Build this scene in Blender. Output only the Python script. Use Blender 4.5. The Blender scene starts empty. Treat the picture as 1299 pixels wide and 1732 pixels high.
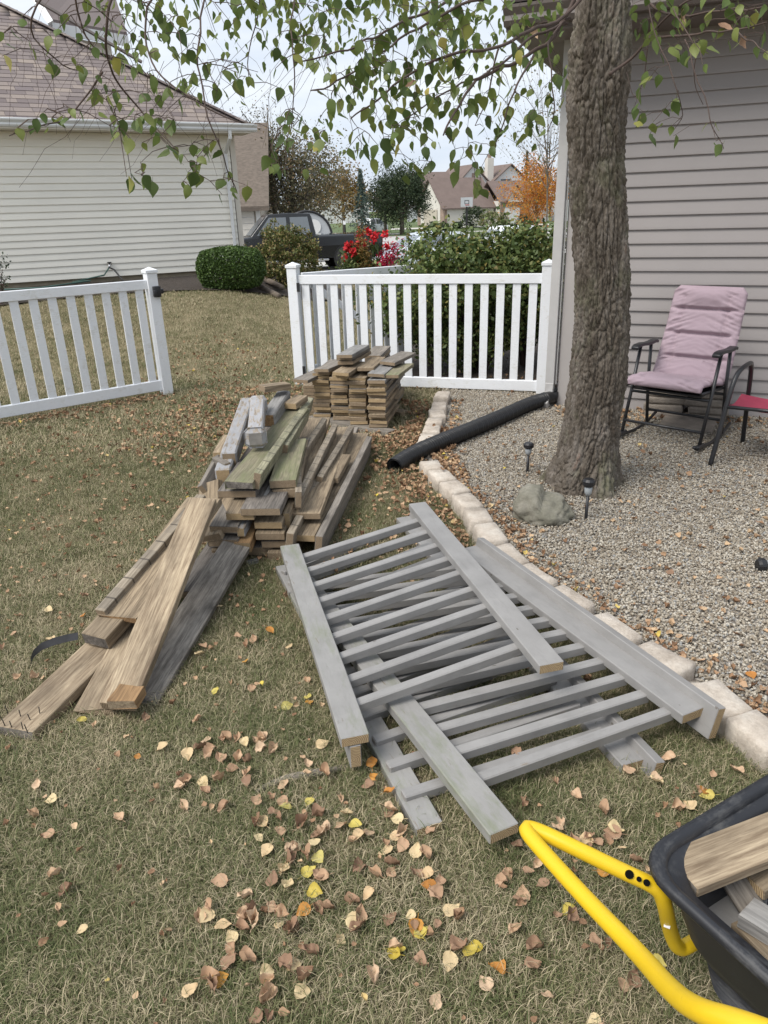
import bpy, bmesh, math, random
import numpy as np
from mathutils import Vector, Matrix, noise, Euler
random.seed(7); rs = np.random.RandomState(7)
PI = math.pi
SC = bpy.context.scene
COL = SC.collection
# ------------------------------------------------------------------ camera, world, sun
CAMH, PITCH, ROLL, FPX = 1.65, math.radians(22.5), math.radians(1.8), 1232.0
_fw = Vector((0, math.cos(PITCH), -math.sin(PITCH))); _r0 = Vector((1, 0, 0)); _u0 = _r0.cross(_fw)
_r = _r0*math.cos(ROLL) - _u0*math.sin(ROLL); _u = _u0*math.cos(ROLL) + _r0*math.sin(ROLL)
cam = bpy.data.cameras.new('camera'); camo = bpy.data.objects.new('camera', cam); COL.objects.link(camo)
cam.sensor_fit = 'HORIZONTAL'; cam.sensor_width = 36; cam.lens = 36*FPX/1299; cam.clip_end = 2000; cam.clip_start = .05
camo.matrix_world = Matrix(((_r.x, _u.x, -_fw.x, 0), (_r.y, _u.y, -_fw.y, 0), (_r.z, _u.z, -_fw.z, CAMH), (0, 0, 0, 1)))
SC.camera = camo
SUN_EL, SUN_ROT = math.radians(52), math.radians(235)
W = bpy.data.worlds.new("World"); SC.world = W; W.use_nodes = True
nt = W.node_tree; nt.nodes.clear()
o_ = nt.nodes.new('ShaderNodeOutputWorld'); bg = nt.nodes.new('ShaderNodeBackground')
sky = nt.nodes.new('ShaderNodeTexSky'); sky.sky_type = 'NISHITA'; sky.sun_disc = False
sky.sun_elevation = SUN_EL; sky.sun_rotation = SUN_ROT; sky.dust_density = 2.0
tc = nt.nodes.new('ShaderNodeTexCoord'); mp = nt.nodes.new('ShaderNodeMapping'); mp.inputs['Scale'].default_value = (1, 1, 4.5)
nz = nt.nodes.new('ShaderNodeTexNoise'); nz.inputs['Scale'].default_value = 2.6; nz.inputs['Detail'].default_value = 7
nz.inputs['Roughness'].default_value = .55
cr = nt.nodes.new('ShaderNodeValToRGB'); cr.color_ramp.elements[0].position = .38; cr.color_ramp.elements[1].position = .62
cr.color_ramp.elements[0].color = (4.9, 5.45, 6.3, 1); cr.color_ramp.elements[1].color = (6.3, 6.6, 6.95, 1)
mx = nt.nodes.new('ShaderNodeMix'); mx.data_type = 'RGBA'; mx.inputs[0].default_value = .9
nt.links.new(tc.outputs['Generated'], mp.inputs[0]); nt.links.new(mp.outputs[0], nz.inputs['Vector'])
nt.links.new(nz.outputs['Fac'], cr.inputs[0]); nt.links.new(sky.outputs[0], mx.inputs[6]); nt.links.new(cr.outputs[0], mx.inputs[7])
nt.links.new(mx.outputs[2], bg.inputs[0]); nt.links.new(bg.outputs[0], o_.inputs[0]); bg.inputs[1].default_value = .1
sl = bpy.data.lights.new('sun', 'SUN'); sl.energy = 2.5; sl.angle = math.radians(32); sl.color = (1, .96, .9)
so = bpy.data.objects.new('sun', sl); COL.objects.link(so)
_sd = Vector((math.sin(SUN_ROT)*math.cos(SUN_EL), math.cos(SUN_ROT)*math.cos(SUN_EL), math.sin(SUN_EL)))
so.rotation_euler = _sd.to_track_quat('Z', 'Y').to_euler(); so.location = (0, 0, 30)
vs = SC.view_settings; vs.view_transform = 'Standard'; vs.look = 'None'; vs.gamma = 1; vs.use_curve_mapping = False
vs.exposure = 0.68

def ray(px, py): return _fw + _r*((px-649.5)/FPX) - _u*((py-866)/FPX)
O = Vector((0, 0, CAMH))
def G(px, py, z=0.0):
    d = ray(px, py); return O + d*((z-CAMH)/d.z)
def Yp(px, py, y):
    d = ray(px, py); return O + d*(y/d.y)
def Dp(px, py, dep): return O + ray(px, py)*dep
def S(a, b, x):
    t = min(1, max(0, (x-a)/(b-a))); return t*t*(3-2*t)
def U(a, b): return random.uniform(a, b)
def terr(x, y):
    h = .52*S(7.6, 14, y)*S(.3, -3.2, x)*(1-S(20, 25, y))
    h += -.15*S(18, 24, y) - .8*S(30, 75, y) + .5*S(88, 106, y)
    return h
# ------------------------------------------------------------------ materials
class NT:
    def __init__(s, name):
        s.m = bpy.data.materials.new(name); s.m.use_nodes = True; s.t = s.m.node_tree; s.b = s.t.nodes['Principled BSDF']
    def n(s, k, **kw):
        nd = s.t.nodes.new(k)
        for a, v in kw.items():
            if a.startswith('i_'): nd.inputs[a[2:].replace('_', ' ')].default_value = v
            else: setattr(nd, a, v)
        return nd
    def l(s, a, b): s.t.links.new(a, b)
    def noise(s, vec, scale, detail=5, rough=.6, dist=0, w=None):
        nd = s.n('ShaderNodeTexNoise'); nd.inputs['Scale'].default_value = scale; nd.inputs['Detail'].default_value = detail
        nd.inputs['Roughness'].default_value = rough; nd.inputs['Distortion'].default_value = dist
        if w is not None: nd.noise_dimensions = '4D'; s.l(w, nd.inputs['W'])
        if vec is not None: s.l(vec, nd.inputs['Vector'])
        return nd.outputs['Fac']
    def ramp(s, fac, stops):
        r = s.n('ShaderNodeValToRGB'); e = r.color_ramp.elements
        while len(e) < len(stops): e.new(.5)
        for q, (p, c) in zip(e, stops): q.position = p; q.color = (*c, 1) if len(c) == 3 else c
        s.l(fac, r.inputs[0]); return r.outputs[0]
    def mix(s, f, a, b, mode='MIX'):
        m = s.n('ShaderNodeMix', data_type='RGBA', blend_type=mode)
        for v, i in ((f, 0), (a, 6), (b, 7)):
            if isinstance(v, (int, float)): m.inputs[i].default_value = v
            elif isinstance(v, tuple): m.inputs[i].default_value = (*v, 1)
            else: s.l(v, m.inputs[i])
        return m.outputs[2]
    def math(s, op, a, b=None):
        m = s.n('ShaderNodeMath', operation=op)
        for i, v in enumerate((a, b)):
            if v is None: continue
            if isinstance(v, (int, float)): m.inputs[i].default_value = v
            else: s.l(v, m.inputs[i])
        return m.outputs[0]
    def coord(s, kind='Object', scale=(1, 1, 1)):
        if kind == 'Position': out = s.n('ShaderNodeNewGeometry').outputs['Position']
        else: out = s.n('ShaderNodeTexCoord').outputs[kind]
        mp = s.n('ShaderNodeMapping'); mp.inputs['Scale'].default_value = scale; s.l(out, mp.inputs[0]); return mp.outputs[0]
    def rnd(s): return s.n('ShaderNodeObjectInfo').outputs['Random']
    def bump(s, h, st=.3, d=.01):
        b = s.n('ShaderNodeBump'); b.inputs['Strength'].default_value = st; b.inputs['Distance'].default_value = d
        s.l(h, b.inputs['Height']); s.l(b.outputs[0], s.b.inputs['Normal'])
    def fin(s, col, rough=.7, spec=None, metal=0):
        if isinstance(col, tuple): s.b.inputs['Base Color'].default_value = (*col, 1)
        else: s.l(col, s.b.inputs['Base Color'])
        if isinstance(rough, (int, float)): s.b.inputs['Roughness'].default_value = rough
        else: s.l(rough, s.b.inputs['Roughness'])
        if spec is not None: s.b.inputs['Specular IOR Level'].default_value = spec
        s.b.inputs['Metallic'].default_value = metal
        return s.m
def M_plain(name, c, rough=.5, var=.12, scale=6, stretch=(1, 1, 1), bump=0, bd=.004, metal=0, spec=None, kind='Object', rv=0.0):
    k = NT(name); v = k.coord(kind, stretch); f = k.noise(v, scale, 6, .6, 0, k.rnd())
    a = tuple(x*(1-var) for x in c); b = tuple(min(1, x*(1+var)) for x in c)
    col = k.ramp(f, [(.3, a), (.7, b)])
    if rv:
        r = k.n('ShaderNodeMapRange'); k.l(k.rnd(), r.inputs[0]); r.inputs[3].default_value = 1-rv; r.inputs[4].default_value = 1+rv
        g = k.n('ShaderNodeVectorMath', operation='SCALE'); k.l(col, g.inputs[0]); k.l(r.outputs[0], g.inputs['Scale']); col = g.outputs[0]
    if bump: k.bump(k.noise(v, scale*5, 4), bump, bd)
    return k.fin(col, rough, spec, metal)
def M_wood(name, dark, light, paint=None, paint_amt=.0, moss=0.0, seg=False, rough=.85, stain=.4, grain=1.0, rv=.18):
    k = NT(name); v = k.coord('Object', (1.2, 16, 16)); r = k.rnd(); rw = k.math('MULTIPLY', r, 37.0)
    g = k.noise(v, 3.5, 8, .65, 1.2, rw); vf = k.coord('Object', (3, 90, 90)); g2 = k.noise(vf, 2.0, 4, .7, 0, rw)
    vb = k.coord('Object', (2.5, 7, 7)); bl = k.noise(vb, 1.6, 5, .6, 0, rw)
    gg = k.math('ADD', k.math('MULTIPLY', g, .6), k.math('MULTIPLY', g2, .4))
    col = k.ramp(gg, [(.39, dark), (.5, tuple((a+b)/2 for a, b in zip(dark, light))), (.61, light)])
    st = k.ramp(bl, [(.42, (0, 0, 0)), (.66, (stain,)*3)])
    col = k.mix(st, col, tuple(x*.42 for x in dark))
    h = gg
    if paint:
        pn = k.noise(k.coord('Object', (3, 14, 14)), 3.0, 9, .75, .3, rw)
        lo = .62-.5*paint_amt
        pm = k.ramp(pn, [(lo, (0, 0, 0)), (lo+.05, (1, 1, 1))])
        pc = k.ramp(k.noise(k.coord('Object'), 9, 5, .6, 0, rw), [(.3, tuple(x*.86 for x in paint)), (.7, tuple(x*1.08 for x in paint))])
        vo = k.n('ShaderNodeTexVoronoi', voronoi_dimensions='4D'); vo.inputs['Scale'].default_value = 26; k.l(k.coord('Object', (.55, 1.5, 1)), vo.inputs['Vector']); k.l(rw, vo.inputs['W'])
        vc = k.n('ShaderNodeSeparateColor'); k.l(vo.outputs['Color'], vc.inputs[0]); mk = k.math('MULTIPLY', k.math('LESS_THAN', vo.outputs['Distance'], .13), k.math('GREATER_THAN', vc.outputs[0], .72))
        pc = k.mix(k.math('MULTIPLY', mk, .75), pc, (.09, .075, .06)); dn = k.ramp(k.noise(k.coord('Object', (2, 9, 9)), 5, 8, .75, 0, rw), [(.5, (0, 0, 0)), (.72, (.4, .4, .4))]); pc = k.mix(dn, pc, tuple(x*.55 for x in paint))
        col = k.mix(pm, col, pc)
    if moss:
        mn = k.noise(k.coord('Object', (1.6, 6, 6)), 2.2, 7, .7, 0, rw)
        mm = k.ramp(mn, [(.68-.24*moss, (0, 0, 0)), (.84-.24*moss, (.85, .85, .85))])
        col = k.mix(k.math('MULTIPLY', mm, .62), col, (.125, .15, .06))
    if seg:
        sp = k.n('ShaderNodeSeparateXYZ'); k.l(k.coord('Object'), sp.inputs[0])
        xx = k.math('DIVIDE', k.math('ADD', sp.outputs[0], k.math('MULTIPLY', r, .3)), .125)
        fr = k.math('FRACT', xx); fl = k.math('FLOOR', xx)
        edge = k.math('LESS_THAN', k.math('ABSOLUTE', k.math('SUBTRACT', fr, .5)), .035)
        wn = k.n('ShaderNodeTexWhiteNoise', noise_dimensions='2D'); cb = k.n('ShaderNodeCombineXYZ'); k.l(fl, cb.inputs[0]); k.l(r, cb.inputs[1]); k.l(cb.outputs[0], wn.inputs['Vector'])
        tone = k.ramp(wn.outputs['Value'], [(0, (.78, .78, .78)), (1, (1.12, 1.1, 1.06))])
        col = k.mix(1.0, col, tone, 'MULTIPLY'); col = k.mix(k.math('MULTIPLY', edge, .75), col, (.05, .042, .033))
    mr = k.n('ShaderNodeMapRange'); k.l(r, mr.inputs[0]); mr.inputs[3].default_value = 1-rv; mr.inputs[4].default_value = 1+rv
    sc = k.n('ShaderNodeVectorMath', operation='SCALE'); k.l(col, sc.inputs[0]); k.l(mr.outputs[0], sc.inputs['Scale'])
    k.bump(h, .45*grain, .004)
    return k.fin(sc.outputs[0], rough)
def M_end(name, dark=(.2, .13, .07), light=(.47, .35, .2)):
    k = NT(name); tcv = k.n('ShaderNodeTexCoord').outputs['Object']; sp = k.n('ShaderNodeSeparateXYZ'); k.l(tcv, sp.inputs[0])
    r = k.rnd(); cb = k.n('ShaderNodeCombineXYZ')
    k.l(k.math('ADD', sp.outputs[1], k.math('SUBTRACT', k.math('MULTIPLY', r, .08), .04)), cb.inputs[0]); k.l(k.math('ADD', sp.outputs[2], .012), cb.inputs[1])
    w = k.n('ShaderNodeTexWave', wave_type='RINGS', rings_direction='Z'); w.inputs['Scale'].default_value = 55; w.inputs['Distortion'].default_value = 1.4; w.inputs['Detail'].default_value = 3; w.inputs['Detail Scale'].default_value = 1.5
    k.l(cb.outputs[0], w.inputs['Vector'])
    n2 = k.noise(tcv, 60, 5); f = k.math('ADD', k.math('MULTIPLY', w.outputs['Fac'], .55), k.math('MULTIPLY', n2, .45))
    col = k.ramp(f, [(.15, dark), (.75, light)]); k.bump(f, .5, .003)
    return k.fin(col, .9)
def M_foliage(name, stops, rough=.55, trans=.25, attr='rnd', spec=.35, rndobj=False):
    k = NT(name)
    if rndobj: a = k.rnd()
    else: a = k.n('ShaderNodeAttribute', attribute_name=attr).outputs['Fac']
    col = k.ramp(a, stops)
    n = k.noise(k.coord('Object'), 38, 4); col = k.mix(.45, col, k.mix(n, (.55, .55, .5), (1.35, 1.35, 1.25)), 'MULTIPLY')
    m = k.fin(col, rough, spec)
    if trans:
        tr = k.n('ShaderNodeBsdfTranslucent'); k.l(col, tr.inputs[0]); ms = k.n('ShaderNodeMixShader'); ms.inputs[0].default_value = trans
        out = [x for x in k.t.nodes if x.type == 'OUTPUT_MATERIAL'][0]
        k.l(k.b.outputs[0], ms.inputs[1]); k.l(tr.outputs[0], ms.inputs[2]); k.l(ms.outputs[0], out.inputs[0])
    return m
def M_ground():
    k = NT('lawn_thatch'); p = k.coord('Position'); a = k.noise(p, .9, 4); b = k.noise(p, 38, 6, .75); c = k.noise(p, 6, 5)
    f = k.math('ADD', k.math('MULTIPLY', a, .45), k.math('ADD', k.math('MULTIPLY', b, .3), k.math('MULTIPLY', c, .25)))
    col = k.ramp(f, [(.36, (.12, .105, .058)), (.5, (.195, .165, .098)), (.62, (.28, .23, .15))])
    sp = k.n('ShaderNodeSeparateXYZ'); k.l(p, sp.inputs[0])
    mr = k.n('ShaderNodeMapRange'); k.l(sp.outputs[1], mr.inputs[0]); mr.inputs[1].default_value = 20; mr.inputs[2].default_value = 26
    col = k.mix(mr.outputs[0], col, (.085, .115, .04))
    k.bump(b, .8, .02); return k.fin(col, .95, .1)
def M_blade():
    k = NT('grass_blade'); p = k.coord('Position'); a = k.noise(p, 1.1, 4, .6); c = k.noise(p, 4.5, 4)
    at = k.n('ShaderNodeAttribute', attribute_name='rnd').outputs['Fac']
    f = k.math('ADD', k.math('ADD', k.math('MULTIPLY', a, .75), k.math('MULTIPLY', c, .45)), k.math('MULTIPLY', at, .62))
    col = k.ramp(f, [(.69, (.09, .11, .043)), (.87, (.165, .168, .078)), (1.0, (.27, .238, .138)), (1.13, (.42, .355, .235))])
    return k.fin(col, .7, .2)
def M_gravel(name, sc=70):
    k = NT(name); p = k.coord('Position'); v = k.n('ShaderNodeTexVoronoi'); v.inputs['Scale'].default_value = sc; k.l(p, v.inputs['Vector'])
    sp = k.n('ShaderNodeSeparateColor'); k.l(v.outputs['Color'], sp.inputs[0])
    col = k.ramp(sp.outputs[0], [(0, (.14, .115, .095)), (.3, (.24, .21, .175)), (.6, (.34, .31, .27)), (1, (.5, .47, .43))])
    k.bump(k.math('SUBTRACT', 1.0, v.outputs['Distance']), .9, .012); return k.fin(col, .9)
def M_bark():
    k = NT('bark'); v = k.coord('Object', (1, 1, .35)); n = k.noise(v, 11, 6, .7); n2 = k.noise(k.coord('Object', (1, 1, .7)), 75, 6, .8)
    col = k.ramp(n, [(.3, (.065, .052, .042)), (.48, (.115, .098, .08)), (.62, (.175, .155, .135)), (.75, (.15, .095, .07))])
    col = k.mix(.55, col, k.ramp(n2, [(.36, (.4, .39, .38)), (.64, (1.75, 1.72, 1.7))]), 'MULTIPLY')
    g = k.noise(k.coord('Object', (1, 1, .6)), 3.2, 6, .7); col = k.mix(k.ramp(g, [(.52, (0, 0, 0)), (.68, (.5, .5, .5))]), col, (.14, .155, .085))
    k.bump(n2, .6, .006); return k.fin(col, .95, .15)
def M_shingle():
    k = NT('roof_shingle'); r = k.rnd(); at = k.n('ShaderNodeAttribute', attribute_name='rnd').outputs['Fac']
    f = k.math('FRACT', k.math('ADD', r, at))
    col = k.ramp(f, [(0, (.14, .115, .112)), (.35, (.185, .155, .148)), (.65, (.215, .18, .165)), (.85, (.265, .22, .19)), (1, (.155, .13, .132))])
    n = k.noise(k.coord('Object'), 90, 4, .8); col = k.mix(.5, col, k.ramp(n, [(.3, (.6, .6, .6)), (.7, (1.35, 1.35, 1.35))]), 'MULTIPLY')
    k.bump(n, .4, .004); return k.fin(col, .95)
def M_stone(name, stops, scale=9, pits=True):
    k = NT(name); v = k.coord('Object'); n = k.noise(v, scale, 8, .7, 0, k.math('MULTIPLY', k.rnd(), 20)); col = k.ramp(n, stops)
    n2 = k.noise(v, scale*9, 5, .8); col = k.mix(.5, col, k.ramp(n2, [(.3, (.65, .63, .6)), (.65, (1.2, 1.2, 1.2))]), 'MULTIPLY')
    k.bump(k.math('ADD', n, k.math('MULTIPLY', n2, .5)), .8, .012); return k.fin(col, .92)
def M_scuff(name, c, dirt, rough, lo):
    k = NT(name); v = k.coord('Object'); a = k.noise(v, 7, 8, .75, .6, k.rnd()); b = k.noise(k.coord('Object', (1, 1, 9)), 22, 6, .8)
    f = k.ramp(k.math('ADD', k.math('MULTIPLY', a, .6), k.math('MULTIPLY', b, .4)), [(lo-.08, (0, 0, 0)), (lo+.03, (.75, .75, .75))])
    col = k.mix(f, k.ramp(a, [(.3, tuple(x*.93 for x in c)), (.7, tuple(min(1, x*1.05) for x in c))]), dirt)
    k.bump(b, .08, .002); r = k.n('ShaderNodeMapRange'); k.l(f, r.inputs[0]); r.inputs[3].default_value = rough; r.inputs[4].default_value = .8
    return k.fin(col, r.outputs[0])
def M_glass(name, c=(.03, .04, .05)):
    return NT(name).fin(c, .05, .8)
MT = dict(
    hole=M_plain('hole_shade_black', (.006, .006, .006), 1.0, .1, 5, spec=0), groof=M_plain('grey_brown_shingles', (.135, .11, .09), .95, .3, 7, (1, 1, 3)), spout=M_plain('downspout_paint', (.43, .42, .41), .35, .08, 6),  # hole: near black, stands for the shade inside the handle holes
    ground=M_ground(), blade=M_blade(), gravel=M_gravel('gravel'), bark=M_bark(), shingle=M_shingle(),
    pebble=M_foliage('pebble', [(0, (.20, .165, .13)), (.3, (.29, .25, .2)), (.6, (.38, .34, .285)), (.88, (.49, .45, .395)), (1, (.28, .28, .28))], .9, 0),
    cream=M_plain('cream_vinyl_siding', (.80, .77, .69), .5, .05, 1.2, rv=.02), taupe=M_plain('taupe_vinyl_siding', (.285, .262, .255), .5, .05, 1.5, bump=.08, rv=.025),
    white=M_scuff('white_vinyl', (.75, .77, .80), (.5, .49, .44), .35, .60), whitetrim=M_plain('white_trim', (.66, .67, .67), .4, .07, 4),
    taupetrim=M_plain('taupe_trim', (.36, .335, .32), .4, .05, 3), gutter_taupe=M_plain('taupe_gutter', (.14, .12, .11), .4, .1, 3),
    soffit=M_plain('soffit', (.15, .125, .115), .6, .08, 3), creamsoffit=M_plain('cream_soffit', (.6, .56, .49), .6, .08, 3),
    found=M_plain('foundation', (.44, .38, .29), .9, .15, 8, bump=.3), mulch=M_plain('mulch', (.062, .048, .038), .95, .5, 25, bump=1, bd=.03, kind='Position'),
    concrete=M_plain('concrete', (.5, .49, .46), .9, .08, .8, bump=.1, kind='Position'), walk=M_plain('sidewalk', (.48, .46, .42), .9, .08, 2, kind='Position'),
    street=M_plain('street', (.4, .39, .375), .9, .08, .3, kind='Position'), farlawn=M_plain('far_lawn', (.09, .125, .045), .95, .2, .5, kind='Position'),
    drylawn=M_plain('dry_lawn', (.2, .18, .08), .95, .2, .5, kind='Position'),
    wgray=M_wood('gray_painted_wood', (.12, .1, .08), (.26, .22, .17), paint=(.258, .25, .242), paint_amt=.62, stain=.2, rough=.5, grain=.35, rv=.05),
    wgraymoss=M_wood('gray_painted_wood_algae', (.12, .1, .08), (.26, .22, .17), paint=(.265, .258, .247), paint_amt=.56, moss=.75, rough=.55, grain=.35, rv=.05),
    wood=M_wood('weathered_wood', (.12, .088, .056), (.37, .29, .195)), woodg=M_wood('gray_weathered_wood', (.115, .1, .085), (.27, .24, .205)),
    woodtan=M_wood('tan_wood', (.17, .12, .075), (.45, .36, .245), stain=.6, rv=.1), wooddark=M_wood('dark_wood', (.06, .052, .046), (.22, .195, .17), stain=.6),
    woodpale=M_wood('pale_gray_wood', (.16, .155, .15), (.33, .32, .305), rv=.12), woodmoss=M_wood('mossy_wood', (.13, .115, .075), (.3, .27, .18), moss=1.0),
    woodash=M_wood('ash_grey_wood', (.12, .105, .09), (.37, .335, .29), stain=.85, rv=.05), woodseg=M_wood('banded_wood', (.17, .14, .105), (.36, .31, .245), seg=True, stain=.25, rv=.12), woodsegg=M_wood('banded_mossy_wood', (.14, .14, .09), (.33, .31, .22), seg=True, moss=.5),
    woodwhite=M_wood('white_peeling_wood', (.17, .14, .11), (.35, .3, .24), paint=(.29, .29, .30), paint_amt=.34, stain=.3),
    woodorange=M_wood('orange_brown_wood', (.15, .085, .04), (.4, .25, .12)),
    end=M_end('end_grain'), endw=M_end('weathered_end_grain', (.11, .075, .045), (.33, .25, .165)), endgray=M_plain('painted_end', (.24, .225, .21), .7, .25, 20, bump=.3),
    black=M_plain('black_plastic', (.014, .014, .016), .42, .2, 8), pipe=M_plain('black_corrugated_plastic', (.013, .013, .014), .38, .25, 6),
    tub=M_scuff('black_poly_tub', (.016, .017, .021), (.085, .085, .085), .42, .60), metalblack=M_plain('black_painted_metal', (.02, .02, .022), .35, .2, 8),
    yellow=M_scuff('yellow_paint', (.68, .455, .014), (.33, .24, .05), .36, .66), pink=M_plain('pink_fabric', (.36, .275, .312), .9, .07, 3, bump=.12, bd=.002),
    red=M_plain('red_sling', (.30, .035, .07), .8, .1, 20, bump=.2), clear=M_plain('frosted_plastic', (.3, .32, .33), .2, .1, 5),
    label=M_plain('white_sticker', (.6, .6, .62), .4, .3, 60), strap=M_plain('dark_strap', (.06, .06, .065), .35, .3, 20),
    edge=M_stone('pale_edging_stone', [(.3, (.31, .26, .21)), (.5, (.50, .44, .375)), (.7, (.64, .59, .52))]),
    boulder=M_stone('boulder', [(.3, (.12, .118, .09)), (.5, (.2, .19, .15)), (.7, (.31, .29, .245))], 7), paver=M_stone('old_paver', [(.3, (.15, .13, .11)), (.7, (.3, .26, .22))]),
    rubber=M_plain('tyre_rubber', (.015, .015, .016), .8, .2, 8), chrome=M_plain('bright_metal', (.6, .6, .62), .25, .1, 4, metal=.9),
    glass=M_glass('car_glass_sky_tint', (.15, .17, .19)), glassd=M_glass('dark_glass_and_shade'), truck=M_plain('charcoal_car_paint', (.012, .013, .015), .2, .06, 2, spec=.55),  # car window base colour raised to paint in the pale sky reflection
    silver=M_plain('silver_car_paint', (.55, .6, .66), .22, .05, 2), wcar=M_plain('white_car_paint', (.72, .74, .76), .25, .05, 2), tail=M_plain('red_lens', (.4, .02, .02), .25, .1, 5),
    amber=M_plain('lamp_lens', (.6, .6, .6), .15, .1, 5), camper=M_plain('pale_grey_panel', (.42, .44, .46), .35, .05, 2), brick=M_plain('brick', (.27, .2, .16), .9, .25, 3),
    froof=M_plain('brown_roof', (.15, .112, .098), .9, .12, 1.5), fcream=M_plain('far_cream_siding', (.6, .57, .52), .6, .05, 1), fwhite=M_plain('far_white_siding', (.66, .66, .65), .6, .05, 1),
    ftan=M_plain('far_tan_siding', (.46, .41, .34), .6, .06, 1), hose=M_plain('green_hose', (.06, .12, .1), .5, .2, 5), twig=M_plain('twig_bark', (.075, .05, .04), .8, .25, 20), root=M_plain('dead_root', (.19, .165, .14), .9, .25, 30, bump=.5),
    log=M_plain('log_bark', (.15, .12, .095), .9, .3, 12, bump=.6), planter=M_plain('planter', (.1, .07, .05), .8, .2, 6), sock=M_plain('fabric_scrap', (.33, .3, .26), .9, .1, 9),
    leafg=M_foliage('birch_leaf_green', [(0, (.06, .095, .028)), (.5, (.115, .16, .043)), (.9, (.195, .225, .06)), (1, (.32, .29, .07))], .5, .35, rndobj=True),
    leafgs=M_foliage('birch_leaf_green_small', [(0, (.075, .12, .03)), (.5, (.13, .18, .05)), (1, (.2, .235, .065))], .5, .35),
    leafy=M_foliage('leaf_yellow', [(0, (.50, .38, .06)), (.5, (.58, .48, .13)), (1, (.52, .46, .17))], .6, .2, rndobj=True),
    leafb=M_foliage('leaf_brown', [(0, (.24, .145, .095)), (.3, (.35, .22, .145)), (.65, (.47, .31, .2)), (1, (.58, .42, .29))], .75, .1, rndobj=True),
    leafc=M_foliage('leaf_cream', [(0, (.55, .4, .24)), (1, (.62, .5, .3))], .7, .1, rndobj=True),
    leafo=M_foliage('leaf_orange', [(0, (.45, .19, .05)), (1, (.55, .28, .06))], .7, .15, rndobj=True),
    litter=M_foliage('litter_leaf', [(0, (.17, .095, .055)), (.35, (.29, .175, .105)), (.7, (.41, .27, .17)), (.97, (.54, .39, .25)), (1, (.6, .48, .08))], .8, .05),
    box=M_foliage('boxwood_leaf', [(0, (.025, .05, .012)), (.6, (.065, .115, .024)), (1, (.12, .19, .05))], .55, .15),
    varieg=M_foliage('olive_leaf', [(0, (.055, .085, .02)), (.5, (.115, .13, .035)), (.8, (.23, .19, .07)), (1, (.3, .21, .11))], .55, .2),
    shrub=M_foliage('shrub_leaf', [(0, (.055, .09, .028)), (.5, (.12, .17, .055)), (.85, (.2, .24, .085)), (1, (.25, .2, .06))], .5, .25),
    sage=M_foliage('sparse_tree_leaf', [(0, (.07, .07, .04)), (.5, (.13, .125, .07)), (.85, (.22, .18, .1)), (1, (.28, .16, .09))], .7, .2),
    darkg=M_foliage('dark_tree_leaf', [(0, (.018, .034, .016)), (.7, (.04, .062, .028)), (1, (.07, .09, .04))], .6, .15),
    spruce=M_foliage('spruce_needle', [(0, (.045, .075, .06)), (1, (.12, .16, .14))], .7, .1),
    maple=M_foliage('orange_maple_leaf', [(0, (.3, .1, .02)), (.45, (.55, .2, .03)), (.8, (.62, .31, .05)), (1, (.3, .24, .06))], .6, .35),
    rust=M_foliage('rust_leaf', [(0, (.16, .09, .03)), (.6, (.26, .17, .05)), (1, (.2, .17, .06))], .7, .2),
    redf=M_foliage('red_petal', [(0, (.45, .01, .02)), (1, (.75, .04, .05))], .6, .2), magf=M_foliage('crimson_plume', [(0, (.25, .005, .03)), (1, (.5, .02, .07))], .8, .1),
    tallg=M_foliage('tall_grass', [(0, (.1, .14, .05)), (.7, (.18, .2, .08)), (1, (.36, .26, .2))], .7, .2),
)
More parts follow.
